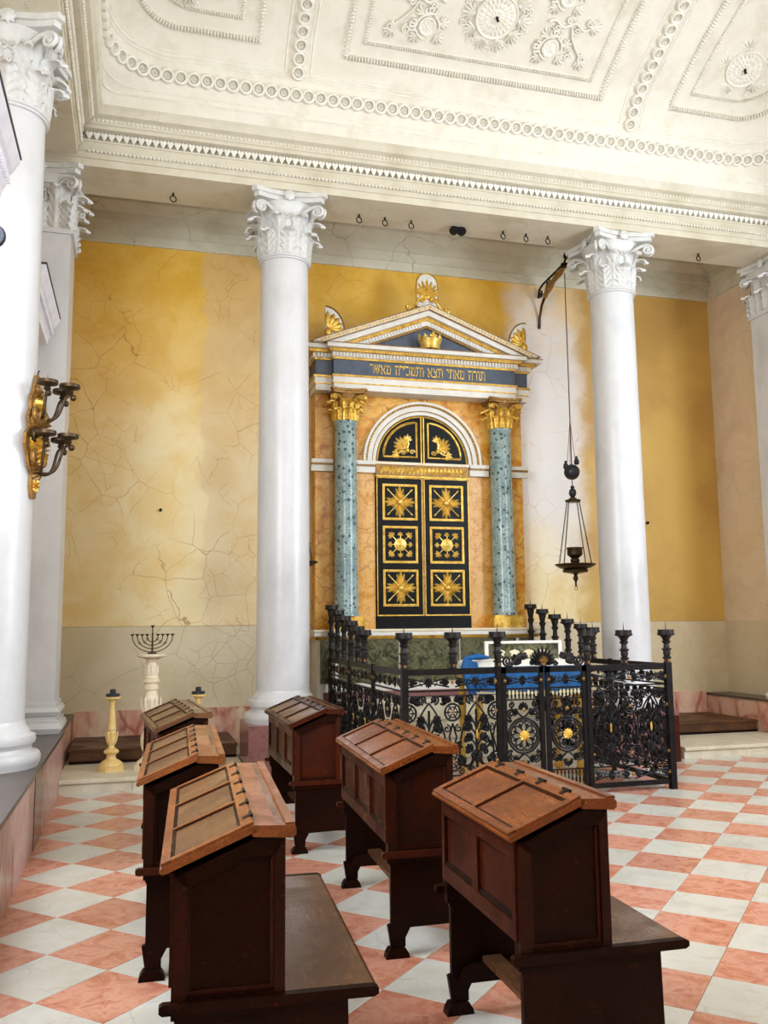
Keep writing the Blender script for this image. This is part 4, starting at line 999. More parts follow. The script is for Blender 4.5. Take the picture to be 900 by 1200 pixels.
# crown
cr = thing('gilt_crown', 'small gilded crown standing in the ark pediment', 'crown', (CX+.02, 10.90, 5.202))
mb = MB(); mb.lathe([(.13, 0), (.135, .015), (.125, .03), (.14, .08), (.155, .11), (.16, .125), (.15, .13), (.14, .12), (.12, .04)], 28, cap=False); mb.build('band', M['gold_bright'], cr, 40)
for i in range(8):
    a = i*pi/4; mb = MB(); palmette(mb, RZ(a) @ T(0, -.148, .12) @ RX(pi/2), 3, .075 if i % 2 else .095, 1.4, .4, .12, .006); mb.build('fleuron', M['gold_bright'], cr)
# acroteria
def plaque(pts, name, x, z, y0=YF-.06): 
    mb = MB(); mb.prism(pts, y0, y0+.05, 'y'); o = mb.build(name, M['paint_white'], **A); return o
pts = [(CX-.15, 5.80), (CX+.15, 5.80)]+[(CX+.15*cos(pi*i/14), 6.12+.15*sin(pi*i/14)) for i in range(15)]
o = plaque(pts, 'acroterion', CX, 5.8)
mb = MB(); mb.tube([(a, YF-.062, b) for a, b in pts[1:]]+[(CX-.15, YF-.062, 5.8)], .012, 5); mb.build('gilt_edge', M['gold'], o, 60, world=True)
mb = MB(); g = T(CX, YF-.064, 5.93) @ RX(pi/2); palmette(mb, g, 9, .27, 2.3, .17, .08, .004); mb.build('palmette', M['gold_bright'], o, 60, world=True)
mb = MB()
for sg in (-1, 1):
    mb.tube([(CX+sg*a, YF-.075, b) for a, b in [(.02, 5.9), (.07, 5.93), (.12, 5.90), (.18, 5.80), (.24, 5.76)]+spiral(.27, 5.775, .035, -pi/2, 1.1, 1, 12)], .018, 5); mb.tube([(CX+sg*a, YF-.08, b) for a, b in spiral(.065, 5.90, .045, pi/2, 1.5, -1)], .012, 5)
mb.build('scroll', M['gold'], o, 60, world=True)
for sg in (-1, 1):
    x0 = CX+sg*1.40; P_ = [(x0, 5.24), (x0, 5.68)]+[(x0-sg*.25*sin(pi/2*i/12), 5.36+.32*cos(pi/2*i/12)) for i in range(1, 13)]+[(x0-sg*.25, 5.27)]
    P_ = P_ if sg > 0 else P_[::-1]
    o = plaque(P_, 'corner_acroterion', x0, 5.3, YF-.1)
    mb = MB(); mb.tube([(a, YF-.102, b) for a, b in (P_[1:14] if sg > 0 else P_[:-1])], .011, 5); mb.build('gilt_edge', M['gold_old'], o, 60, world=True)
    mb = MB(); g = T(x0-sg*.03, YF-.104, 5.36) @ RX(pi/2)
    for i in range(5): mb.petal(g @ RZ(sg*(0+.36*i)), .26-.012*i, .075, .02, .004)
    mb.ball((0, -.03, .01), .05, 7, 5, (1, 1.3, .6), g); mb.build('palmette', M['gold'], o, 60, world=True)
# marble steps inside the railing leading up to the ark
for i, (y0, z0, z1, lb) in enumerate(((9.55, 0, .16, 'lowest pale marble step before the ark inside the railing'), (9.92, .16, .33, 'second pale marble step before the ark inside the railing'), (10.29, .33, .5, 'third pale marble step before the ark inside the railing'), (10.66, .5, .67, 'topmost pale marble step at the foot of the ark'))):
    mb = MB(); mb.prism([(y0+.02, z0), (y0+.02, z1-.05), (y0, z1-.04), (y0, z1-.01), (y0+.01, z1), (11.03, z1), (11.03, z0)], 2.42, 4.93, 'x'); tag(mb.build('marble_step', M['step']), lb, 'step')

# ================================================================== IRON RAILING
def curve(mb, pts, r, Mt): mb.tube([(x, 0, z) for x, z in pts], r*1.3, 5, M=Mt)
def bez(p0, p1, p2, p3, n=10): return [tuple((1-t)**3*a+3*(1-t)**2*t*b+3*(1-t)*t*t*c+t**3*d for a, b, c, d in zip(p0, p1, p2, p3)) for t in [i/n for i in range(n+1)]]
FL = RX(pi/2)          # lay XY ornament into XZ plane facing -Y
def leafp(mb, Mt, x, z, a, L, n=3, sp=1.2): palmette(mb, Mt @ T(x, -.004, z) @ FL @ RZ(a), n, L, sp, .36, .14, .006, False)
def rose(parent, Mt, x, z, r, n=8, nm='gilt_rosette'):
    r *= .78
    mb = MB(); g = Mt @ T(x, -.012, z) @ FL; mb.lathe([(r*.55, -.004), (r*.55, .006), (0, .012)], 12, M=g)
    for i in range(n): mb.petal(g @ RZ(2*pi*i/n), r, r*.5, r*.2, .003)
    o = mb.build(nm, M['gold_old' if r < .03 else 'gold'], parent); return o
def rails(pt, w_, Mt, zs):
    for z0, z1, d in zs: MB().box(0, w_, -d, d, z0, z1, Mt).build('rail', M['iron'], pt)
def xband(mb, w_, z0, z1, nb, Mt):
    zc = (z0+z1)/2; hh = (z1-z0)/2-.012; c = w_/nb
    for i in range(nb):
        a, b, m = c*i, c*(i+1), c*(i+.5)
        curve(mb, [(a+.03, zc+hh*.75), (m, zc), (b-.03, zc-hh*.75)], .006, Mt); curve(mb, [(a+.03, zc-hh*.75), (m, zc), (b-.03, zc+hh*.75)], .006, Mt)
        for q in (1, -1):
            leafp(mb, Mt, m, zc, 0 if q > 0 else pi, hh*.95, 5, 2.2); leafp(mb, Mt, m+q*c*.44, zc, q*pi/2, c*.22, 3, .9)
            curve(mb, [(m+q*c*.18*cos(t), zc+hh*.8*sin(t)) for t in [pi/2*k/5-pi/4 for k in range(6)]], .004, Mt)
def panel_arches(parent, w_, Mt, nb):
    p = MB().box(0, w_, -.012, .012, 1.135, 1.19, Mt).build('grille_panel', M['iron'], parent)
    rails(p, w_, Mt, ((.05, .095, .012), (.235, .247, .008), (.985, 1.0, .008), (.945, .953, .006)))
    b = MB(); xband(b, w_, 1.0, 1.135, nb, Mt); b.build('scrollwork', M['iron'], p); b = MB(); xband(b, w_, .095, .235, nb, Mt); b.build('scrollwork', M['iron'], p)
    c = w_/nb
    for i in range(nb+1):
        x = c*i
        for z in (1.067, .165): rose(p, Mt, min(max(x, .03), w_-.03), z, .026)
        xx = min(max(x, .03), w_-.03)
        b = MB(); end = i in (0, nb)
        a0, a1 = (0, 2*pi) if not end else ((-pi/2, pi/2) if i == 0 else (pi/2, 1.5*pi))
        for z, r in ((.80, .075), (.36, .078)):
            curve(b, arc(xx, z, r, a0, a1, 18), .008, Mt); curve(b, arc(xx, z, r*.62, a0, a1, 14), .005, Mt)
            for k in range(6):
                a = k*pi/3
                if not end or (cos(a) >= -.1 if i == 0 else cos(a) <= .1): curve(b, [(xx+.02*cos(a), z+.02*sin(a)), (xx+r*.9*cos(a), z+r*.9*sin(a))], .006, Mt)
            rose(p, Mt, xx, z, .024)
        for q in (1, -1):
            if (i == 0 and q < 0) or (i == nb and q > 0): continue
            curve(b, [(xx, .70), (xx+q*.035, .58), (xx, .45)], .007, Mt)
            curve(b, spiral(xx+q*.055, .655, .035, pi/2, 1.4, q), .006, Mt); leafp(b, Mt, xx+q*.07, .865, -q*.5, .07, 3, 1.6)
            leafp(b, Mt, xx+q*.03, .53, -q*2.2, .08, 3, 1.2); leafp(b, Mt, xx+q*.01, .90, -q*1.2, .1, 3, .8)
            curve(b, spiral(xx+q*.075, .275, .03, pi/2, 1.3, -q), .006, Mt)
        b.build('scrollwork', M['iron'], p, 60)
    for i in range(nb):
        m = c*(i+.5); b = MB()
        for q in (1, -1):
            curve(b, bez((m+q*c*.36, .30), (m+q*c*.40, .58), (m+q*c*.26, .75), (m, .885), 14), .007, Mt)
            curve(b, spiral(m+q*.055, .915, .042, -pi/2, 1.6, q), .008, Mt); curve(b, [(m+q*.02, .885), (m+q*.08, .945), (m+q*c*.4, .93)], .007, Mt)
            for z, l, sp in ((.46, .105, .9), (.56, .12, 1.0), (.66, .12, 1.2), (.735, .085, 1.3)):
                curve(b, bez((m, z-.08), (m+q*.03, z), (m+q*l*.9, z+.05), (m+q*l, z-.02), 8)+spiral(m+q*(l-.022), z-.02, .022, 0, 1.0, -1 if q > 0 else 1, 8), .008, Mt)
                leafp(b, Mt, m+q*.035, z-.01, -q*sp, .095, 4, 1.2)
            curve(b, bez((m+q*.03, .41), (m+q*.03, .30), (m+q*c*.3, .27), (m+q*c*.36, .42), 10), .012, Mt); curve(b, spiral(m+q*.05, .285, .035, pi, 1.4, q), .008, Mt)
            leafp(b, Mt, m+q*c*.27, .33, -q*.5, .1, 4, 1.3)
        curve(b, [(m, .26), (m, .82)], .009, Mt); leafp(b, Mt, m, .36, 0, .12, 5, 1.3); b.ball((m, -.004, .385), .03, 7, 5, (1, .5, 1.5), Mt)
        b.build('scrollwork', M['iron'], p, 60)
        g = MB(); g.ball((m, -.016, .60), .011, 6, 5, (1, .6, 4), Mt); g.build('gilt_bud', M['gold'], p)
    return p
def panel_gate(parent, w_, Mt):
    p = MB().box(0, w_, -.014, .014, 1.135, 1.19, Mt).build('top_rail', M['iron'], parent)
    rails(p, w_, Mt, ((.05, .095, .014), (.235, .247, .008), (.985, 1.0, .008), (.885, .897, .008)))
    for a in (0, w_-.045): MB().box(a, a+.045, -.014, .014, .03, 1.19, Mt).build('stile', M['iron'], p)
    b = MB(); xband(b, w_, 1.0, 1.135, 1, Mt)
    for k in range(9):
        x = .06+(w_-.12)*k/8
        for z0, z1 in ((.897, .985), (.095, .235)):
            b.lathe([(.004, z0), (.006, z0+.01), (.012, z0+(z1-z0)*.4), (.005, z0+(z1-z0)*.6), (.009, z1-.012), (.004, z1)], 6, (x, 0, 0), M=Mt)
    b.build('scrollwork', M['iron'], p, 60)
    cx_, cz = w_/2, .565; b = MB()
    curve(b, arc(cx_, cz, .158, 0, 2*pi, 32), .009, Mt); curve(b, arc(cx_, cz, .138, 0, 2*pi, 32), .005, Mt)
    for k in range(8):
        a = k*pi/4+pi/8; curve(b, arc(cx_+.078*cos(a), cz+.078*sin(a), .056, 0, 2*pi, 14), .006, Mt); leafp(b, Mt, cx_+.05*cos(a), cz+.05*sin(a), a-pi/2, .07, 1, 0)
    for q in (1, -1):
        for v in (1, -1):
            curve(b, spiral(cx_+q*.125, cz+v*.205, .04, -v*pi/2, 1.6, q*v), .008, Mt); curve(b, spiral(cx_+q*.14, cz+v*.145, .022, 0, 1.4, q*v), .006, Mt); leafp(b, Mt, cx_+q*.05, cz+v*.2, -q*v*1.2 if v > 0 else pi+q*1.2, .08, 3, 1.2)
            curve(b, bez((cx_, cz+v*.165), (cx_+q*.04, cz+v*.18), (cx_+q*.06, cz+v*.23), (cx_+q*.125, cz+v*.245), 8), .007, Mt)
        curve(b, spiral(cx_+q*.12, .845, .03, pi/2, 1.4, q), .007, Mt)
    leafp(b, Mt, cx_, .80, 0, .075, 7, 2.6); leafp(b, Mt, cx_, .335, pi, .075, 7, 2.6); b.build('scrollwork', M['iron'], p, 60)
    rose(p, Mt, cx_, cz, .068, 10, 'gilt_sunflower'); rose(p, Mt, cx_, .80, .026); rose(p, Mt, cx_, .33, .026)
    for x in (.03, w_-.03): rose(p, Mt, x, 1.067, .026)
    return p
def pricket(parent, x, y, zp, r=.078):
    z0 = 1.19; h = zp-z0; b = MB()
    pr_ = [(.036, 0), (.036, .03), (.03, .04), (.03, .16), (.045, .19), (.045, .22), (.028, .26), (.036, .36), (.034, .46), (.048, .50), (.048, .53), (.03, .56), (.026, .70), (.04, .76), (.044, .80), (.03, .83)]
    pr_ = [(a, h*q*.93) for a, q in pr_]+[(.05, h-.03), (r+.008, h-.012), (r+.008, h), (r, h), (r, h+.038), (r-.012, h+.038), (r-.016, h+.012), (0, h+.01)]
    b.lathe(pr_, 14, (x, y, z0)); o = b.build('candle_holder', M['iron_blue'], parent, 45, world=True)
    s_ = MB(); s_.lathe([(.006, .005), (.005, .05), (0, .13)], 6, (x, y, zp)); s_.build('spike', M['iron'], o, world=True)
    if h < .4:
        for a in (0, pi/2, pi, 1.5*pi):
            q = MB(); q.box(-.008, .008, -.032, -.028, h*.06, h*.14, T(x, y, z0) @ RZ(a)); q.build('gilt_plate', M['gold_old'], o, world=True)
RXL, RXR, RY0 = 2.33, 5.015, 7.78
HOLD = [(9.25, 1.50), (9.53, 1.54), (9.86, 1.60), (10.2, 1.66), (10.55, 1.73), (10.9, 1.80)]
for sg, xs, lb in ((-1, RXL, 'black iron railing of scrolls with candle holders, left of the gates'), (1, RXR, 'black iron railing of scrolls with candle holders, right of the gates')):
    rl = thing('iron_railing', lb, 'railing', (xs, RY0, 0)); l = T(-xs, -RY0, 0)
    x0 = RXL if sg < 0 else 4.15
    wf = .905 if sg < 0 else RXR-4.15
    Mt = T(x0, RY0, 0); panel_arches(rl, wf, l @ Mt, 2)
    for px_, s_ in ((xs, .03), (x0 if sg > 0 else x0+wf, .022)): MB().box(px_-s_, px_+s_, RY0-s_, RY0+s_, 0, 1.20, l).build('post', M['iron'], rl)
    for a, b in ((7.81, 8.87), (8.9, 9.93), (9.97, 10.97)):
        Mw = l @ T(xs, (a if sg > 0 else b), 0) @ RZ(pi/2*sg)
        panel_arches(rl, b-a, Mw, 2)
        MB().box(xs-.02, xs+.02, b, b+.03, 0, 1.2, l).build('post', M['iron'], rl)
    for px_ in ((xs, xs+.465, x0+wf) if sg < 0 else (x0, xs-.465, xs)): pricket(rl, px_, RY0, 1.48)
    for y, z in HOLD: pricket(rl, xs, y, z)
for k, (x0, lb) in enumerate(((3.265, 'black iron gate leaf with gilt sunflower and shell crest'), (3.706, 'black iron gate leaf with gilt sunflower and curling leaf crest'))):
    gt = thing('iron_gate', lb, 'gate', (x0+.21, RY0, 0)); l = T(-.21, 0, 0)
    panel_gate(gt, .423, l)
    cr_ = MB(); q = 1 if k == 0 else -1; xc = .423 if k == 0 else 0
    curve(cr_, spiral(xc-q*.36, 1.245, .045, -pi/2, 1.5, -q), .009, l); curve(cr_, bez((xc-q*.36, 1.2), (xc-q*.28, 1.2), (xc-q*.30, 1.33), (xc-q*.16, 1.28), 10), .016, l); leafp(cr_, l, xc-q*.22, 1.22, q*.9, .13, 4, 1.1); leafp(cr_, l, xc-q*.24, 1.26, -q*.9, .1, 3, .9)
    curve(cr_, spiral(xc-q*.11, 1.225, .028, 0, 1.4, q), .007, l)
    cr_.build('crest_scroll', M['iron_blue'], gt, 60)
    if k == 0:
        sh = MB(); palmette(sh, l @ T(.423, -.004, 1.2) @ FL, 11, .185, 2.7, .17, .1, .006); sh.build('shell_crest', M['iron_blue'], gt, 60)
        sh = MB(); palmette(sh, l @ T(.423, -.018, 1.205) @ FL, 7, .10, 1.6, .12, .06, .004); sh.build('gilt_shell_rays', M['gold_old'], gt, 60)

# ------------------------------------------------------------------ reading table inside the railing
tb = thing('reading_table', 'white and gold carved reading table inside the iron railing', 'table', (3.98, 9.0, 0))
MB().box(-.62, .62, -.30, .30, 1.10, 1.15).build('table_top', M['paint_white'], tb)
for a in (-.56, .56):
    for b in (-.25, .25):
        q = MB(); q.lathe([(.03, 0), (.05, .05), (.03, .12), (.022, .4), (.045, .7), (.03, .9), (.05, 1.0), (.05, 1.1)], 10, (a, b, 0)); q.build('leg', M['gold'], tb, 50)
for a, b, c_, d_ in ((-.30, .62, 1.16, 1.19), (-.30, .62, 1.37, 1.40), (-.30, -.26, 1.19, 1.37), (.58, .62, 1.19, 1.37)):
    MB().box(a, b, .20, .225, c_, d_, T(0, 0, 0)).build('backboard_frame', M['paint_white'], tb)
for x in (-.12, .05, .22, .39):
    q = MB(); palmette(q, T(x, .205, 1.30) @ RX(pi/2) @ RZ(pi), 5, .09, 2.2, .3, .1, .01); q.build('backboard_carving', M['ivory'], tb)
MB().box(-.26, .58, .215, .222, 1.18, 1.38).build('backboard_panel', M['green'], tb)
q = MB(); q.prism([(-.63, 1.152), (.64, 1.152), (.64, 1.20), (-.55, 1.215), (-.63, 1.19)], -.28, .17, 'y'); tag(q.build('altar_cushion', M['white_cloth']), 'thick white folded cloth lying on the reading table', 'cloth').location = (3.98, 9.0, 0)
# draped blue cloth: front hanging strip with folds and a bunched corner
def drape(x0, x1, z0, z1, y, amp, n=48):
    f = []; b = []
    for i in range(n+1):
        x = x0+(x1-x0)*i/n; f.append([(x, y+amp*sin(i*.9)*(.3+.7*j/6)-.01*j/6, z1+(z0-z1)*j/6+(.012*sin(i*.5) if j == 6 else 0)) for j in range(7)]); b.append([(px_, py_+.008, pz_) for px_, py_, pz_ in f[-1]])
    m = MB(); m.grid(f); m.grid(b, flip=True); N = (n+1)*7
    ring_i = [i*7 for i in range(n+1)]+[n*7+j for j in range(1, 7)]+[i*7+6 for i in range(n-1, -1, -1)]+[j for j in range(5, 0, -1)]
    for a, c_ in zip(ring_i, ring_i[1:]+ring_i[:1]): m.f.append((a, N+a, N+c_, c_))
    return m
cl = drape(3.34, 4.62, .90, 1.148, 8.66, .010); cl = tag(cl.build('table_cloth', M['blue_cloth'], None, 60), 'bright blue cloth hanging down the front of the reading table', 'cloth')
q = drape(3.36, 4.6, .845, .905, 8.658, .006, 60); tag(q.build('fringe', M['cream_cloth'], cl, 60), kind='stuff')
q = MB()
for i in range(5): q.tube([(3.31+.02*i, 8.72-.02*i, 1.235-.01*i), (3.27+.03*i, 8.66, 1.13), (3.30+.035*i, 8.63+.01*(i % 2), .98), (3.34+.04*i, 8.625, .84+.03*i)], [.02, .04, .035, .012], 7)
q.tube([(3.33, 8.75, 1.235), (3.45, 8.72, 1.245), (3.56, 8.70, 1.235)], [.02, .035, .015], 7)
o_s = q.build('scarf', M['blue_cloth'], None, 70); o_s.location = (-.06, -.05, 0.01)
tag(o_s, 'bunched blue scarf hanging over the corner of the reading table', 'scarf')

# ================================================================== HANGING LAMPS
def lamp(x, lb1, lb2, sgx):
    Y = 10.65
    br = thing('lamp_bracket', lb1, 'bracket', (x, YB, 5.8))
    mb = MB(); P_ = [(YB-.005, 5.86), (YB-.03, 5.98), (YB-.14, 6.13), (YB-.30, 6.24), (YB-.5, 6.33), (YB-.66, 6.40), (Y, 6.43)]
    P_ = [(YB-.012, 5.84), (YB-.035, 6.0), (YB-.12, 6.16), (YB-.24, 6.26)]
    mb.tube([(x, y, z) for y, z in P_], [.022, .02, .02, .024], 7); mb.build('arm', M['bronze'], br, 50, world=True)
    mb = MB(); mb.tube([(x, y, z) for y, z in [(YB-.24, 6.26), (YB-.36, 6.33), (YB-.52, 6.38), (YB-.70, 6.42), (Y, 6.44)]], [.026, .055, .035, .05, .02], 8); mb.ball((x, YB-.24, 6.26), .04, 8, 6); mb.build('leaf_stem', M['gold_old'], br, 50, world=True)
    mb = MB(); mb.tube([(x, y, z) for y, z in [(YB-.015, 6.30), (YB-.05, 6.42), (YB-.18, 6.455), (YB-.45, 6.47), (Y, 6.50), (Y-.05, 6.56)]], .016, 6); mb.ball((x, Y-.05, 6.58), .035, 7, 5, (1, 1, 1.5))
    mb.build('upper_scroll', M['iron'], br, 50, world=True)
    for cy, cz, r_ in ((YB-.09, 6.33, .055), (YB-.33, 6.40, .075)):
        mb = MB(); mb.tube([(x, cy+a, cz+b) for a, b in spiral(0, 0, r_, pi/2, 1.4, 1)], .012, 6); mb.build('curl', M['iron'], br, 50, world=True)
    mb = MB(); mb.lathe([(.05, 0), (.05, .05), (0, .06)], 12, (x, Y, 6.44)); mb.build('pulley_cap', M['iron'], br, 40, world=True)
    hl = thing('hanging_lamp', lb2, 'lamp', (x, Y, 2.07))
    mb = MB()
    mb.tube([(x, Y, 6.36), (x, Y, 4.3), (x, Y, 3.67)], .0075, 6); mb.build('cord', M['rust_cord'], hl, world=True)
    for a, b, z in ((-.05, .02, 3.72), (.045, -.02, 3.76), (.0, .045, 3.68)):
        q = MB(); q.tube([(x+a*.1, Y+b*.1, 4.25), (x+a*.5, Y+b*.5, 4.0), (x+a, Y+b, z)], .004, 5); q.build('cord', M['rust_cord'], hl, world=True)
    for a, b, z in ((-.075, .02, 3.64), (.065, -.02, 3.70)):
        q = MB(); q.lathe([(.012, .10), (.02, .085), (.014, .07), (.032, .05), (.036, .0), (.02, -.015)], 10, (x+a, Y+b, z)); q.build('tassel', M['dark_metal'], hl, 40, world=True)
    q = MB(); q.ball((x, Y, 3.585), .105, 20, 14); q.build('counterweight_ball', M['dark_metal'], hl, 80, world=True)
    q = MB(); q.tube([(x, Y, 3.49), (x, Y, 3.38)], .006, 5); q.build('link', M['bronze'], hl, world=True)
    q = MB(); q.lathe([(.02, .12), (.03, .1), (.02, .085), (.045, .06), (.05, .01), (.03, -.03), (.02, -.04)], 12, (x, Y, 3.28)); q.build('tassel', M['dark_metal'], hl, 40, world=True)
    q = MB(); q.lathe([(.03, .05), (.05, .045), (.05, .03), (.1, .02), (.105, .005), (.095, -.01), (0, -.012)], 20, (x, Y, 3.19)); q.build('top_plate', M['bronze'], hl, 40, world=True)
    for i in range(4):
        a = i*pi/2+.5; c0 = V((x+.095*cos(a), Y+.095*sin(a), 3.185)); c1 = V((x+.25*cos(a), Y+.25*sin(a), 2.36)); q = MB()
        for j in range(26):
            p0 = c0.lerp(c1, j/26); p1 = c0.lerp(c1, (j+1.25)/26); dv = V((-sin(a), cos(a), 0)) if j % 2 else V((cos(a), sin(a), 0)); m_ = (p0+p1)/2; q.tube([p0, m_+dv*.009, p1, m_-dv*.009], .005, 4, True)
        q.build('chain', M['iron'], hl, world=True)
    q = MB(); q.lathe([(0, -.13), (.02, -.13), (.05, -.12), (.16, -.10), (.17, -.07), (.14, -.06), (.2, -.045), (.26, -.01), (.27, .005), (.25, .01), (.2, -.02), (.06, -.03), (0, -.03)], 30, (x, Y, 2.35)); q.build('pan', M['bronze'], hl, 40, world=True)
    q = MB(); q.lathe([(.05, -.03), (.045, .02), (.06, .04), (.06, .07), (.045, .08), (.09, .12), (.1, .13), (.1, .2), (.108, .215), (.108, .225), (.09, .225), (.085, .14), (0, .14)], 24, (x, Y, 2.35)); q.build('oil_cup', M['bronze'], hl, 40, world=True)
    q = MB(); q.lathe([(0, -.29), (.012, -.285), (.012, -.23), (.03, -.20), (.035, -.17), (.02, -.145), (.03, -.13)], 14, (x, Y, 2.35)); q.build('finial', M['bronze'], hl, 40, world=True)
    q = MB(); q.ring(.022, .004, 14, 5, T(x, Y, 2.04) @ RX(pi/2)); q.build('ring', M['bronze'], hl, 60, world=True)
lamp(5.56, 'dark wrought iron bracket with gilt leaf on the wall right of the ark', 'bronze hanging oil lamp with ball and chains beside the right column', 1)
lamp(1.84, 'dark wrought iron bracket on the wall hidden behind the left column', 'bronze hanging oil lamp mostly hidden behind the left column', -1)

# ================================================================== CANDLESTICKS AND MENORAH
def turned(name, label, cat, x, y, z, prof_, mat, parts, grp=None):
    t = thing(name, label, cat, (x, y, z), 0, grp)
    for nm, pf, mt, sg in parts:
        b = MB(); b.lathe(pf, sg); b.build(nm, M[mt], t, 35)
    return t
def candlestick(x, y, lb):
    t = thing('candlestick', lb, 'candlestick', (x, y, .135))
    b = MB(); b.lathe([(.135, 0), (.135, .05), (.12, .055)], 8, M=RZ(pi/8)); b.build('octagonal_foot', M['yellow_alabaster'], t, 20)
    b = MB(); b.lathe([(.12, .055), (.115, .075), (.09, .095), (.055, .115), (.045, .14), (.05, .165), (.072, .175), (.078, .19), (.07, .205), (.035, .225), (.03, .25), (.05, .28), (.058, .32), (.05, .37), (.038, .40), (.045, .41), (.04, .43), (.036, .5), (.028, .60), (.024, .66), (.03, .68), (.036, .70), (.05, .715), (.088, .725), (.09, .745), (0, .745)], 20); b.build('stem', M['yellow_alabaster'], t, 35)
    b = MB()
    for i in range(10): b.petal(RZ(i*pi/5) @ T(0, -.045, .27) @ RX(pi/2) @ RX(.12), .13, .03, .012)
    for i in range(12): b.petal(RZ(i*pi/6) @ T(0, -.05, .118) @ RX(pi+.75), .085, .045, .014)
    tag(b.build('carved_leaves', M['yellow_alabaster'], t), kind='stuff')
    b = MB(); b.lathe([(.07, .745), (.07, .775), (.03, .778), (.03, .815), (.022, .82), (.02, .79), (0, .79)], 10); b.build('candle_cup', M['dark_metal'], t, 30)
candlestick(-.215, 9.82, 'yellow alabaster candlestick standing free on the marble step')
candlestick(.655, 9.82, 'yellow alabaster candlestick whose top shows behind the greyish desk')
pd = thing('marble_pedestal', 'tall cream carved marble baluster pedestal carrying the menorah', 'pedestal', (.17, 9.80, .135)); zb = .135
b = MB(); b.lathe([(.17, 0), (.17, .05), (.15, .055)], 8, M=RZ(pi/8)); b.build('foot', M['ivory'], pd, 20)
b = MB(); b.lathe([(.15, .055), (.13, .08), (.08, .12), (.07, .17), (.085, .2), (.10, .25), (.10, .32), (.08, .37), (.06, .40), (.075, .42), (.06, .45), (.055, .50), (.06, .52), (.085, .55), (.095, .60), (.092, .66), (.08, .72), (.066, .77), (.064, .80), (.078, .81), (.078, .84), (.066, .85), (.068, .875), (.09, .885), (.09, .905), (.07, .915), (.075, .93), (.062, .95), (.066, .99), (.06, 1.05), (.045, 1.09), (.06, 1.10), (.06, 1.115)], 24); b.build('baluster', M['ivory'], pd, 35)
b = MB()
for i in range(10): b.petal(RZ(i*pi/5) @ T(0, -.085, .54) @ RX(pi/2) @ RX(.1), .2, .05, .014)
for i in range(10): b.petal(RZ(i*pi/5) @ T(0, -.062, .94) @ RX(pi/2), .13, .035, .012)
tag(b.build('carved_leaves', M['ivory'], pd), kind='stuff')
b = MB(); b.lathe([(.055, 1.115), (.1, 1.135), (.155, 1.15), (.16, 1.16), (.16, 1.175), (0, 1.175)], 28); b.build('top_plate', M['ivory'], pd, 30)
mn = thing('menorah', 'small dark iron nine branched menorah on the cream pedestal', 'menorah', (.17, 9.80, 1.31)); s_ = 1.0
b = MB(); b.lathe([(.05, 0), (.05, .012), (.01, .02), (.008, .20), (.012, .21), (.006, .22), (.006, .275)], 10); b.build('stem', M['bronze'], mn, 40)
b = MB(); b.lathe([(.006, .27), (.02, .295), (.022, .30), (0, .295)], 8); b.build('cup', M['bronze'], mn)
for i, R_ in enumerate((.205, .155, .105, .055)):
    b = MB(); zc = .185
    b.tube([(R_*cos(a), 0, zc+(.165-.035*i)*sin(a)) for a in [pi+pi*k/24 for k in range(25)]], .005, 6); b.build('branch', M['bronze'], mn, 60)
    for q in (-1, 1):
        c_ = MB(); c_.lathe([(.005, 0), (.02, .018), (.022, .024), (0, .02)], 8, (q*R_, 0, zc)); c_.build('cup', M['bronze'], mn)
b = MB()
for q in (-1, 1):
    for px_, pz_, r_ in ((.08, .12, .022), (.13, .11, .02), (.05, .15, .018)): b.tube([(q*(px_+a), 0, pz_+c_) for a, c_ in spiral(0, 0, r_, 0, 1.3, 1)], .003, 4)
tag(b.build('filigree', M['bronze'], mn), kind='stuff')

# ================================================================== GILT SCONCE ON THE NEAR COLUMN
sx, sy = -.812, 7.325
sn = thing('wall_sconce', 'carved gilt wooden wall sconce with six bronze candle arms on the column', 'sconce', (sx, sy, 2.57), -.27)
def prof_plate():
    pts = [(-.035, .02), (-.06, .12), (-.05, .20), (-.11, .26), (-.14, .34), (-.20, .42), (-.19, .50), (-.13, .56), (-.16, .64), (-.11, .72), (-.12, .80), (-.07, .86), (-.04, .95), (-.02, 1.0)]
    return pts+[(-a, z) for a, z in pts[::-1]]
b = MB(); b.prism(prof_plate(), .0, .025, 'x'); b.build('back_plate', M['gold_old'], sn)
rnd_ = random.Random(3)
for k, (z, wd_, n_) in enumerate(((.12, .04, 5), (.24, .07, 6), (.40, .12, 8), (.56, .12, 8), (.70, .08, 7), (.84, .05, 5))):
    b = MB(); g = T(.05, 0, z) @ RY(pi/2) @ RZ(pi/2)
    palmette(b, T(.03, 0, z) @ RZ(pi/2) @ RX(pi/2), n_, wd_*1.5, 2.8, .3, .5, .02)
    palmette(b, T(.03, 0, z) @ RZ(pi/2) @ RX(pi/2) @ RZ(pi), n_, wd_*1.3, 2.4, .3, .5, .02)
    b.ball((.06, 0, z), wd_*.35, 8, 6, (.8, 1, 1)); b.build('carved_foliage', M['gold_old'] if k % 2 else M['gold'], sn, 60)
for q in (-1, 1):
    for z in (.33, .5, .66):
        b = MB(); b.tube([(.055, q*(.08+a), z+c_) for a, c_ in spiral(0, 0, .06, pi/2, 1.5, q)], .018, 6); b.build('carved_scroll', M['bronze'] if z == .5 else M['gold_old'], sn, 60)
b = MB(); b.tube([(.02, 0, .98), (.02, 0, 1.02), (.03, 0, 1.04)], .006, 5); b.build('hanging_hook', M['iron'], sn)
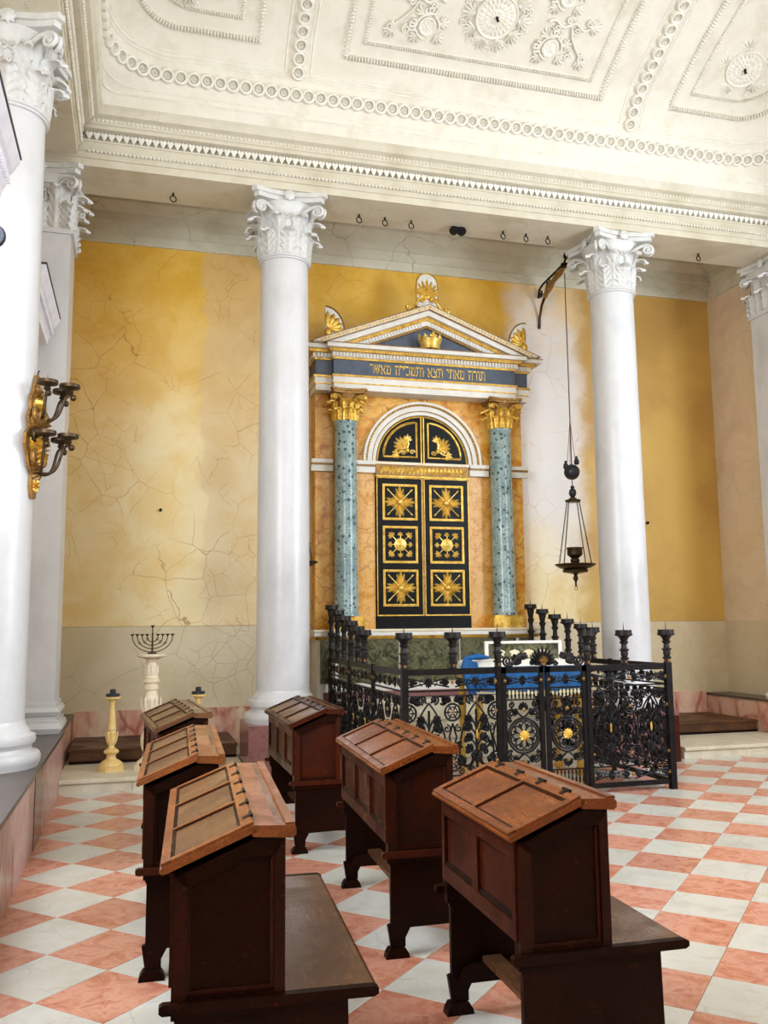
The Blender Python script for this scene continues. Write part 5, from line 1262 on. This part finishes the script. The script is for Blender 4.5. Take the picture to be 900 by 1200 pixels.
for z0, dz in ((.66, .22), (.23, .26)):
    for a, ln in ((-.9, .18), (0, .235), (.9, .20)):
        b = MB(); d_ = V((cos(a), sin(a), 0)); p0 = V((.04, 0, z0)); ctl = [tuple(p0), tuple(p0+d_*ln*.9+V((0, 0, -.09))), tuple(p0+d_*ln*.65+V((0, 0, dz*.75))), tuple(p0+d_*ln+V((0, 0, dz*.8)))]; pts = bez(*ctl, 12)
        b.tube(pts, .0125, 7); ar = b.build('arm', M['bronze'], sn, 60)
        e = p0+d_*ln+V((0, 0, dz*.8)); c_ = MB(); c_.lathe([(.012, 0), (.03, .02), (.02, .035), (.03, .045), (.075, .055), (.08, .06), (.08, .085), (.07, .085), (.065, .068), (0, .066)], 16, tuple(e)); c_.build('drip_pan', M['bronze'], ar, 40)
        c_ = MB(); c_.lathe([(.005, .066), (0, .15)], 6, tuple(e)); c_.build('spike', M['iron'], ar)
        c_ = MB(); c_.ball(tuple(e+d_*.03+V((0, 0, -.02))), .026, 8, 6); c_.build('curl', M['bronze'], ar, 60)

# ================================================================== RINGS AND SMALL IRON BITS
HK = [(.29, 'iron ring under the entablature over the left bay'), (2.45, 'iron ring under the entablature, first right of the left column'), (2.77, 'iron ring under the entablature, second right of the left column'), (3.10, 'iron ring under the entablature, third right of the left column'), (4.30, 'iron ring under the entablature, third left of the right column'), (4.61, 'iron ring under the entablature, second left of the right column'), (4.91, 'iron ring under the entablature, first left of the right column'), (7.10, 'iron ring under the entablature over the right bay')]
for x, lb in HK:
    t = thing('iron_ring', lb, 'ring', (x, 9.82, 6.45), 0, 'rings under the entablature')
    b = MB(); b.lathe([(.012, 0), (.012, -.03), (.006, -.04)], 8); b.build('eye_bolt', M['iron'], t)
    b = MB(); b.ring(.035, .007, 16, 6, T(0, 0, -.068) @ RX(pi/2) @ RY(.3)); b.build('hoop', M['iron'], t, 60)
t = thing('iron_pulley', 'black double iron pulley under the middle of the entablature', 'pulley', (3.71, 9.85, 6.45))
for q in (-1, 1): b = MB(); b.lathe([(.055, -.02), (.055, .02)], 16, M=T(q*.05, 0, -.05) @ RX(pi/2)); b.build('wheel', M['iron'], t, 30)
MB().box(-.03, .03, -.012, .012, -.06, 0).build('strap', M['iron'], t)
for p, lb in (((.262, 11.49, 3.05), 'small dark iron stub in the ochre wall of the left bay'), ((7.187, 11.49, 3.03), 'small dark iron stub in the ochre wall of the right bay')):
    b = MB(); b.lathe([(.022, 0), (.022, .03), (.016, .036), (0, .036)], 6, M=T(*p) @ RX(pi/2)); tag(b.build('wall_stub', M['iron'], None, 30), lb, 'stub')
t = thing('wall_ring', 'dark iron ring fixed to the left wall behind the column', 'ring', (-1.60, 5.6, 3.96)); b = MB(); b.ring(.06, .022, 18, 6, T(.70, 0, 0) @ RX(pi/2)); b.build('hoop', M['dark_metal'], t, 60); b = MB(); b.tube([(-.09, 0, .0), (.65, 0, .0)], .015, 6); b.build('rod', M['dark_metal'], t)

for o in bpy.data.objects:
    if o.name.startswith('scrollwork'): o['kind'] = 'stuff'
